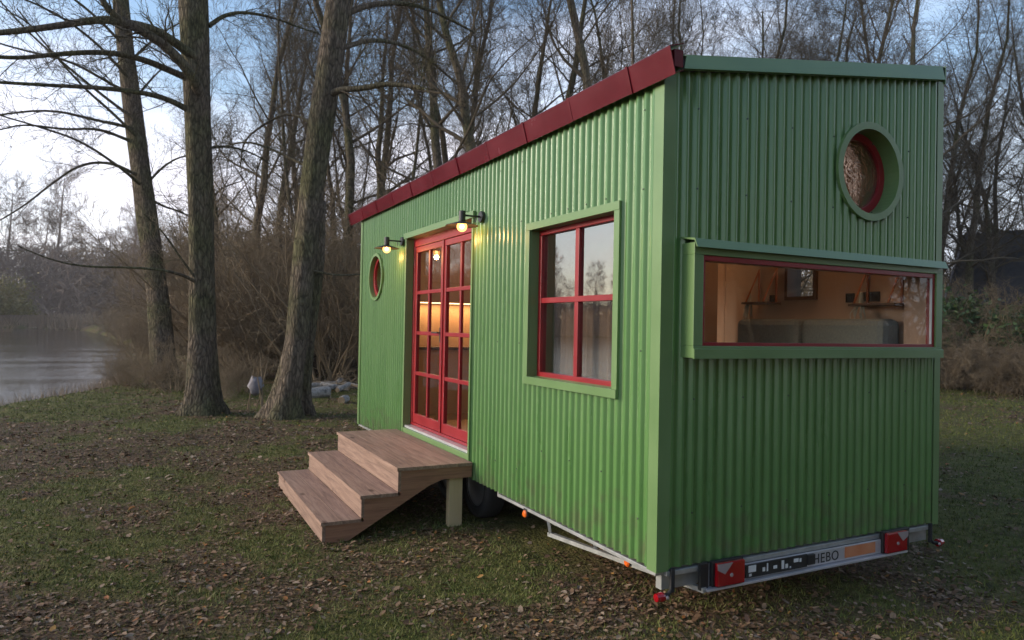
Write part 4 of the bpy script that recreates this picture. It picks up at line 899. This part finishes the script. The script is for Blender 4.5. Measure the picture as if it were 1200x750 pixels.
wood(range(1070, 1290, 13), 36, 52, .74, .96, 'bare tree standing behind the hedge at the right edge', 'bare trees behind the hedge', (0, 1, 3))
# thickets of the left wood: a brown tangle down to the ground
for px in list(range(262, 440, 15)) + list(range(262, 440, 22)):
    d = R_.uniform(21, 33); x, y = polar(az_px(px + R_.uniform(-6, 6)), d)
    place_bush(bushes[R_.choice((0, 0, 1))], x, y, R_.uniform(.85, 1.35), R_.uniform(0, 6.28), 'tangled brown shrub at the edge of the wood left of the house', 'tangled shrubs of the left wood')
for px in range(205, 440, 20):
    d = R_.uniform(38, 60); x, y = polar(az_px(px), d)
    place_bush(bushes[0], x, y, R_.uniform(1.3, 1.9), R_.uniform(0, 6.28), 'tall hazy brown thicket deeper in the left wood', 'tall thickets deeper in the left wood')
for k in range(26):
    q = R_.random(); a, b = (POND[10], POND[11]) if k < 12 else (POND[11], POND[12]); x, y = a + (b - a) * q; x += R_.uniform(.3, 2.6)
    place_bush(bushes[R_.choice((0, 1))], x, y, R_.uniform(.45, .8), R_.uniform(0, 6.28), 'brown shrub on the right shore of the pond behind the slim trunk', 'shrubs on the right shore')
for px, d, s in ((178, 21, .35), (150, 22, .28), (208, 19.5, .4), (255, 18, .32), (285, 19, .36)):
    x, y = polar(az_px(px), d); place_bush(bushes[1], x, y, s, R_.uniform(0, 6.28), 'low dry scrub by the water edge near the lakeside trees', 'low scrub on the bank')
# far shore
for i, az in enumerate(np.arange(-74, 3, 1.55)):
    rr = 158 if az > -25 else 130
    x, y = polar(az + R_.uniform(-.5, .5), rr + R_.uniform(4, 26)); s = R_.uniform(.85, 1.25) * (.85 if az < -26 else 1.32)
    # keep them on the far bank
    for _ in range(30):
        if pond_sd(np.array([x]), np.array([y]))[0] > 5: break
        x += math.sin(math.radians(az)) * 5; y += math.cos(math.radians(az)) * 5
    place_tree(farv[i % 3], x, y, s, R_.uniform(0, 6.28), 'bare tree in the hazy wood across the pond', 'tree', 'bare trees across the pond')
for i, az in enumerate(np.arange(-6, 6, 1.0)):
    x, y = polar(az, R_.uniform(66, 120))
    if pond_sd(np.array([x]), np.array([y]))[0] < 3: continue
    place_tree(farv[i % 3], x, y, R_.uniform(.55, .8), R_.uniform(0, 6.28), 'bare tree on the right shore of the pond behind the trunks', 'tree', 'bare trees on the right shore')

# leafy masses --------------------------------------------------------------
def leaf_cloud(name, centre, radii, n, size, m, seed, lumps=9):
    r = np.random.default_rng(seed); C = r.normal(0, .45, (lumps, 3)) * radii; C[:, 2] = np.abs(C[:, 2]) * .9
    k = r.integers(0, lumps, n); P = C[k] + r.normal(0, .30, (n, 3)) * radii * (.5 + .7 * r.random((lumps, 1)))[k]
    P[:, 2] = np.where(P[:, 2] < 0, -P[:, 2] * .5, P[:, 2])
    a = r.normal(size=(n, 3)); a /= np.linalg.norm(a, axis=1, keepdims=True); b = np.cross(a, r.normal(size=(n, 3))); b /= np.linalg.norm(b, axis=1, keepdims=True) + 1e-9
    s = (size * (.6 + .8 * r.random(n)))[:, None]
    vs = np.stack([P - a * s, P + b * s * .55, P + a * s, P - b * s * .55], 1).reshape(-1, 3)
    return obj(name, np_mesh(name, vs, np.arange(n * 4).reshape(-1, 4), m), None, centre)
def polar3(px, d, dz=0):
    x, y = polar(az_px(px), d); return (x, y, _tz(x, y) + dz)
def evergreen(px, d, dz, rad, n, size, m, seed, label, cat='hedge', name='ivy_hedge', group=None):
    x, y, z = polar3(px, d); e = thing(name, label, cat, (x, y, z), group)
    c = leaf_cloud('foliage', (0, 0, dz), np.array(rad), n, size, m, seed); c.parent = e
    st = polys_mesh('stems', [([([(0.3 * math.cos(k), .3 * math.sin(k), -.3), (.6 * rad[0] * .5 * math.cos(k * 2), .3 * math.sin(k * 2), dz * .6), (rad[0] * .8 * math.cos(k * 3), rad[1] * .5 * math.sin(k * 3), dz + rad[2] * .7)], [.06, .04, .01]) for k in range(14)], 5)], TWIGB)
    obj('stems', st, e)
evergreen(1110, 30, 1.3, (1.8, 1.2, .95), 7000, .085, IVY, 1, 'dark ivy covered hedge left of the ivy mound under the dark roof')
evergreen(1165, 29.5, 1.5, (2.2, 1.2, 1.15), 9000, .085, IVY, 2, 'rounded ivy mound below the dark cottage roof')
evergreen(1235, 30, 1.4, (2.2, 1.2, 1.2), 8000, .085, IVY, 3, 'ivy hedge cut by the right edge of the picture')
for px in range(1085, 1260, 14):
    x, y = polar(az_px(px), R_.uniform(26.5, 29)); place_bush(bushes[2], x, y, R_.uniform(.85, 1.15), R_.uniform(0, 6.28), 'dry brown bramble in front of the ivy hedge', 'brown brambles in front of the hedge', name='bramble')
for px in (1095, 1130, 1190):
    x, y = polar(az_px(px), 29); place_bush(bushes[1], x, y, R_.uniform(.9, 1.1), R_.uniform(0, 6.28), 'taller brown shrub growing up through the ivy hedge', 'brown shrubs in the hedge')
evergreen(6, 118, 3.0, (4.2, 3, 3.0), 14000, .16, OLIVE, 7, 'yellow green willow bush on the far bank at the left edge', 'bush', 'yellow_bush')
evergreen(640, 26, 6.8, (.6, .6, 1.6), 2600, .09, IVY, 9, 'ivy clump up a trunk behind the red roof edge', 'ivy', 'ivy_clump')

# far bank reeds + distant wood mass
def strips(name, xy, h, w, m, seed, label, cat, lean=.12):
    r = np.random.default_rng(seed); n = len(xy); a = r.uniform(0, math.pi, n); H = h * (.3 + 1.0 * r.random(n)); z = gz(xy[:, 0], xy[:, 1])
    z = np.maximum(z, WZ - .05); d = np.stack([np.cos(a) * w, np.sin(a) * w, np.zeros(n)], 1) ; P = np.stack([xy[:, 0], xy[:, 1], z], 1)
    T = P + np.stack([r.normal(0, lean, n) * H, r.normal(0, lean, n) * H, H], 1); vs = np.stack([P - d, P + d, T + d * .3, T - d * .3], 1).reshape(-1, 3)
    return tag(obj(name, np_mesh(name, vs, np.arange(n * 4).reshape(-1, 4), m)), label, cat, kind='stuff')
# along the pond outline, far part
r = np.random.default_rng(3); seg = []
for i in range(13, 19):
    a, b = POND[i], POND[(i + 1) % len(POND)]; L = np.hypot(*(b - a)); k = int(L * 90); t = r.random(k)[:, None]; nn = np.array([b[1] - a[1], -(b[0] - a[0])]) / L
    p = a + (b - a) * t; o_ = nn * np.abs(r.normal(0, 1.6, (k, 1))); s1 = pond_sd(*(p + nn * 2).T).mean(); p = p + (o_ if s1 > 0 else -o_); seg.append(p)
strips('reeds', np.concatenate(seg), 1.7, .06, REED, 5, 'tan reed belt along the far bank of the pond', 'reeds')
r = np.random.default_rng(4); t = r.random(1400); q = 3 + (t * 6).astype(int); f = r.random(1400)[:, None]; p = POND[q] + (POND[q + 1] - POND[q]) * f + np.stack([np.abs(r.normal(0, .35, 1400)) + .2, np.zeros(1400)], 1)
strips('bank_sedge', p, .30, .006, REED, 6, 'dry sedge tufts along the near water edge', 'sedge', .3)
# understory mass of the distant wood so no gaps at the horizon
def mass(name, azs, dist, spread, n, h, size, m, seed, label):
    r = np.random.default_rng(seed); az = np.radians(r.uniform(*azs, n)); d = dist + r.uniform(0, spread, n); x = CAM.x + np.sin(az) * d; y = CAM.y + np.cos(az) * d
    ok = pond_sd(x, y) > 1.5; x, y = x[ok], y[ok]; n = len(x); z = gz(x, y) + h * r.random(n) ** 1.3 * (.65 + .5 * fbm(np.degrees(az[ok]) * .6 + 40, d[ok] * .05, 3))
    P = np.stack([x, y, z], 1); a = r.normal(size=(n, 3)); a[:, 2] = np.abs(a[:, 2]) * 1.2; a /= np.linalg.norm(a, axis=1, keepdims=True); b = np.cross(a, r.normal(size=(n, 3))); b /= np.linalg.norm(b, axis=1, keepdims=True)
    s = (size * (.5 + r.random(n)))[:, None]; vs = np.stack([P - a * s, P + b * s * .05, P + a * s, P - b * s * .05], 1).reshape(-1, 3)
    return tag(obj(name, np_mesh(name, vs, np.arange(n * 4).reshape(-1, 4), m)), label, 'wood', kind='stuff')
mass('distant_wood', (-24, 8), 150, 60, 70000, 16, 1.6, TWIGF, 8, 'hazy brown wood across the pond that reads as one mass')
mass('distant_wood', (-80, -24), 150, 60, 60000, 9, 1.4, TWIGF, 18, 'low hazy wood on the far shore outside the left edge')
mass('wood_understory', (2, 30), 42, 34, 45000, 7.5, .8, TWIGB, 9, 'brown understory deep in the wood left of the house')
mass('wood_edge_beyond_house', (22, 68), 62, 40, 50000, 8, 1.0, TWIGB, 10, 'brown woodland edge far behind the house and hedge')

mass('unseen_shade_wood', (112, 218), 13, 16, 70000, 11, .9, TWIGB, 12, 'unseen brown wood added behind the camera to darken the end wall')  # unseen wood, added behind the camera to block sky light
# ------------------------------------------------------------------ cottage at the right edge
cx, cy = 33.6, 18.6
cot = thing('cottage', 'dark roofed cottage half hidden by the ivy hedge', 'cottage', (36.5, 14.5, -.3))
ax = (V((34.68, 15.94, 0)) - V((34.09, 18.49, 0))).normalized(); pr = V((-ax.y, ax.x, 0))
if pr.dot(V((34, 18, 0)) - CAM) < 0: pr = -pr
def cp(a, b, z): q = V((34.09, 18.49, 0)) + ax * a + pr * b; return (q.x, q.y, z)
m = MB(); m.add([cp(0.3, -1.9, -.4), cp(9, -1.9, -.4), cp(9, -1.9, 3.2), cp(.3, -1.9, 3.2), cp(.3, 3.0, -.4), cp(9, 3.0, -.4), cp(9, 3.0, 3.2), cp(.3, 3.0, 3.2), cp(.3, .55, 6.3), cp(9, .55, 6.3)],
                [(0, 1, 2, 3), (5, 4, 7, 6), (0, 3, 8, 7, 4), (1, 5, 6, 9, 2)]); m.build('wall', RENDERW, cot)
m = MB()
for sgn, e in ((-1, -2.4), (1, 3.5)):
    m.add([cp(0, .55, 6.45), cp(9.3, .55, 6.45), cp(9.3, e, 2.75), cp(0, e, 2.75), cp(0, .55, 6.55), cp(9.3, .55, 6.55), cp(9.3, e, 2.85), cp(0, e, 2.85)], [(0, 1, 2, 3), (4, 5, 6, 7), (0, 3, 7, 4), (1, 2, 6, 5), (2, 3, 7, 6), (0, 1, 5, 4)])
m.build('roof', SLATE, cot)
m = MB(); m.bar(cp(-.05, .55, 6.5), cp(-.05, -2.45, 2.72), .06, .22); m.bar(cp(-.05, .55, 6.5), cp(-.05, 3.55, 2.72), .06, .22); m.build('bargeboard', mat('weathered_board', (.35, .33, .36), (.45, .43, .45), rough=.8), cot)

# ------------------------------------------------------------------ log pile, stump, sack
def log(x, y, L, r, az, tilt, m_, label, cat='log', group=None, name='birch_log', dz=0):
    rr = random.Random(int(x * 100 + y * 10)); z = _tz(x, y) + r * .85 + dz; m = MB(); d = V((math.cos(az) * math.cos(tilt), math.sin(az) * math.cos(tilt), math.sin(tilt)))
    pts = [V((x, y, z)) + d * (L * (k / 5 - .5)) + V((0, 0, rr.uniform(-.008, .008))) for k in range(6)]
    m.tube(pts, [r * rr.uniform(.92, 1.06) for _ in range(6)], 12)
    m.m[-1] = 1; m.m[-2] = 1
    return tag(m.build(name, [m_, LOGEND], base=(x, y, z), bevel=.004), label, cat, group)
log(1.05, 14.0, .55, .13, .2, .05, BIRCH, 'thickest white birch log with dark cut end, lying nearest on the grass')
log(1.35, 12.7, .45, .09, 1.1, 0, BIRCH, 'short pale log lying against the far corner of the house')
for x, y, L, r, az, t in ((1.35, 15.1, .9, .07, .4, .1), (1.75, 15.3, .8, .06, 2.4, .12), (1.55, 15.8, 1.0, .07, .1, .05), (2.1, 16.4, .9, .08, 1.2, .1), (1.85, 14.8, .7, .06, .9, .15), (2.3, 15.6, .8, .07, 2.0, .08), (1.2, 16.6, .8, .05, .3, .02)):
    log(x, y, L, r, az, t, BIRCH, 'white and black birch log in the loose heap beside the house', group='birch logs in the heap', dz=R_.uniform(0, .10))
log(1.5, 18.8, .5, .07, .1, 0, mat('white_log', (.7, .7, .72), (.78, .77, .78), rough=.6), 'small bright white log in front of the dark root plate')
for k in range(26):
    x, y = R_.uniform(.6, 3.2), R_.uniform(13.8, 18.8)
    log(x, y, R_.uniform(.4, 1.1), R_.uniform(.015, .035), R_.uniform(0, 3.1), R_.uniform(0, .35), TWIGB, 'broken brown branch scattered around the log heap', 'branch', 'broken branches around the log heap', 'broken_branch', dz=R_.uniform(0, .12))
# root plate of a fallen tree
m = MB(); rr = random.Random(4); n = 28; ring = []
vs = [(1.95, 19.3, .35)]
for k in range(n):
    t = 2 * math.pi * k / n; q = .50 * rr.uniform(.75, 1.2); vs.append((1.95 + math.cos(t) * q, 19.3 + rr.uniform(-.12, .12), .28 + math.sin(t) * q * 1.15))
for k in range(n): t = 2 * math.pi * k / n; q = .42 * rr.uniform(.7, 1.1); vs.append((2.0 + math.cos(t) * q, 19.75 + rr.uniform(-.1, .1), .22 + math.sin(t) * q))
vs.append((2.0, 19.9, .25))
fs = [(0, 1 + (k + 1) % n, 1 + k) for k in range(n)] + [(1 + k, 1 + (k + 1) % n, 1 + n + (k + 1) % n, 1 + n + k) for k in range(n)] + [(2 * n + 1, 1 + n + k, 1 + n + (k + 1) % n) for k in range(n)]
m.add(vs, fs)
for k in range(18): t = rr.uniform(0, 6.28); m.tube([(1.95 + .3 * math.cos(t), 19.3, .3 + .3 * math.sin(t)), (1.95 + .55 * math.cos(t), 19.1, .3 + .5 * math.sin(t)), (1.95 + .7 * math.cos(t + .3), 19.0, .3 + .62 * math.sin(t + .3))], [.04, .025, .008], 5)
tag(m.build('root_plate', STUMPD, base=(1.95, 19.4, -.4)), 'dark round root plate of a fallen tree behind the logs', 'tree stump')
# pale bag caught on sticks beside the leaning trunk
bag = thing('bag_on_sticks', 'pale bluish bag hanging on sticks left of the leaning trunk', 'bag', (-.62, 12.0, -.42))
m = MB(); rr = random.Random(8); vs = []; n = 14; rows = [(.20, .04), (.25, .09), (.15, .11), (.05, .13), (-.06, .09), (-.12, .03)]
for h, q in rows:
    for k in range(n):
        t = 2 * math.pi * k / n; vs.append((-.62 + math.cos(t) * q * (1 + .35 * math.sin(4 * t + h * 19)), 12.0 + math.sin(t) * q * .6 * (1 + .15 * math.sin(3 * t)), h - .02 + rr.uniform(-.03, .03)))
fs = [(i * n + j, i * n + (j + 1) % n, (i + 1) * n + (j + 1) % n, (i + 1) * n + j) for i in range(len(rows) - 1) for j in range(n)] + [tuple((len(rows) - 1) * n + j for j in range(n))]
m.add(vs, fs); m.build('sack', SACK, bag, smooth=True)
m = MB()
for a, b in (((-.48, 12.0, -.5), (-.55, 12.05, .75)), ((-.78, 12.0, -.5), (-.66, 11.9, .5)), ((-.6, 12.1, -.5), (-.38, 12.0, .62)), ((-.5, 11.9, -.45), (-.64, 11.85, .38))): m.tube([a, ((a[0] + b[0]) / 2 + .02, a[1], (a[2] + b[2]) / 2), b], [.016, .013, .006], 6)
m.build('sticks', TWIGB, bag)

# ------------------------------------------------------------------ fallen leaves and grass (uncountable)
def in_house(x, y): return (x > .1) & (x < W - .1) & (y > .1) & (y < LEN)
def scatter(n, rmin, rmax, seed, power=1.0):
    r = np.random.default_rng(seed); az = np.radians(r.uniform(-16, 72, n)); d = rmin * (rmax / rmin) ** (r.random(n) ** power)
    return CAM.x + np.sin(az) * d, CAM.y + np.cos(az) * d, r, d
x, y, r, d = scatter(120000, 1.7, 34, 1, .85); keep = (pond_sd(x, y) > .6) & (r.random(len(x)) < (.09 + .8 * litter(x, y) ** 1.3)); x, y, d = x[keep], y[keep], d[keep]; n = len(x)
z = gz(x, y) + .003 + r.random(n) * .014; s = (.011 + .017 * r.random(n) ** 2) * np.clip(.70 + d / 16, .7, 2); a = r.uniform(0, 2 * math.pi, n); curl = r.normal(.1, .35, n); tl = r.normal(0, .24, n); tl2 = r.normal(0, .24, n)
lx, ly = np.cos(a), np.sin(a); wx, wy = -ly, lx; P = np.stack([x, y, z], 1)
A = np.stack([lx, ly, tl], 1) * s[:, None]; B = np.stack([wx, wy, tl2], 1) * (s * .62)[:, None]; U = np.stack([np.zeros(n), np.zeros(n), s * curl], 1)
vs = np.stack([P - A + U * .3, P - A * .35 + B + U, P + A * .45 + B * .85 + U, P + A * 1.1 + U * .5, P + A * .45 - B * .85 + U, P - A * .35 - B + U], 1)
i6 = np.arange(n)[:, None] * 6; q1 = i6 + np.array([0, 1, 2, 3]); q2 = i6 + np.array([0, 3, 4, 5])
LEAF = mat('dry_leaf', (.12, .07, .04), (.2, .12, .08), rough=.75, scale=30, spec=.3, island=[(0, (.07, .038, .020)), (.3, (.13, .074, .040)), (.55, (.19, .115, .066)), (.80, (.25, .17, .11)), (.93, (.35, .27, .20)), (.95, (.30, .10, .03)), (1, (.36, .20, .05))])
tag(obj('fallen_leaves', np_mesh('fallen_leaves', vs.reshape(-1, 3), np.concatenate([q1, q2]), LEAF)), 'brown fallen leaves lying over the grass', 'leaves', kind='stuff')
x, y, r, d = scatter(330000, 1.5, 34, 2, .85); keep = (pond_sd(x, y) > .3) & (r.random(len(x)) < (1.02 - .72 * litter(x, y))) & ~(in_house(x, y) & (y > .9)); x, y, d = x[keep], y[keep], d[keep]; n = len(x)
z = gz(x, y) - .004; h = (.014 + .026 * r.random(n) ** 2) * (1 + np.clip(d / 30, 0, 1)); w = (.0016 + .0012 * r.random(n)) * (1 + d / 6); a = r.uniform(0, 2 * math.pi, n)
P = np.stack([x, y, z], 1); D = np.stack([np.cos(a) * w, np.sin(a) * w, np.zeros(n)], 1); T = P + np.stack([r.normal(0, .55, n) * h, r.normal(0, .55, n) * h, h], 1)
vs = np.stack([P - D, P + D, T], 1).reshape(-1, 3)
GR = mat('grass_blade', (.05, .085, .018), (.07, .11, .025), rough=.7, scale=2, spec=.25, island=[(0, (.062, .080, .018)), (.5, (.125, .143, .032)), (.85, (.19, .18, .05)), (1, (.20, .17, .08))])
tag(obj('grass', np_mesh('grass', vs, np.arange(n * 3).reshape(-1, 3), GR)), 'short mossy green grass of the lawn', 'grass', kind='stuff')

# thin evening air
m, nt, out = new_mat('air'); pv = nd(nt, 'ShaderNodeVolumePrincipled'); pv.inputs['Color'].default_value = (.84, .80, .80, 1); pv.inputs['Density'].default_value = .0006; pv.inputs['Anisotropy'].default_value = .2
nt.links.new(pv.outputs[0], out.inputs[1])
hb = MB(); hb.box(-660, 660, -660, 680, -3.5, 42); tag(hb.build('haze', m), 'thin pale evening haze', 'haze', kind='stuff')
# ------------------------------------------------------------------ camera and render settings
cd = bpy.data.cameras.new('camera'); cam = bpy.data.objects.new('camera', cd); COL.objects.link(cam); sc.camera = cam
rt = V((.89036781, -.45483493, .01924463)); up = V((-.0213498670, .000507896425, .999771937)); fw = V((.45474097, .89057562, .00925845))
M = Matrix(((rt.x, up.x, -fw.x, CAM.x), (rt.y, up.y, -fw.y, CAM.y), (rt.z, up.z, -fw.z, CAM.z), (0, 0, 0, 1))); cam.matrix_world = M
cd.sensor_width = 36; cd.lens = 830.756 * 36 / 1200; cd.clip_start = .05; cd.clip_end = 3000
cd.dof.use_dof = True; cd.dof.focus_distance = 5.2; cd.dof.aperture_fstop = 3.2
sc.view_settings.view_transform = 'Standard'; sc.view_settings.look = 'None'; sc.view_settings.gamma = 1; sc.view_settings.exposure = .66
sc.render.engine = 'CYCLES'; sc.cycles.max_bounces = 8; sc.cycles.diffuse_bounces = 3; sc.cycles.glossy_bounces = 3; sc.cycles.transparent_max_bounces = 16; sc.cycles.transmission_bounces = 4
sc.cycles.sample_clamp_indirect = 4; sc.cycles.caustics_reflective = False; sc.cycles.caustics_refractive = False
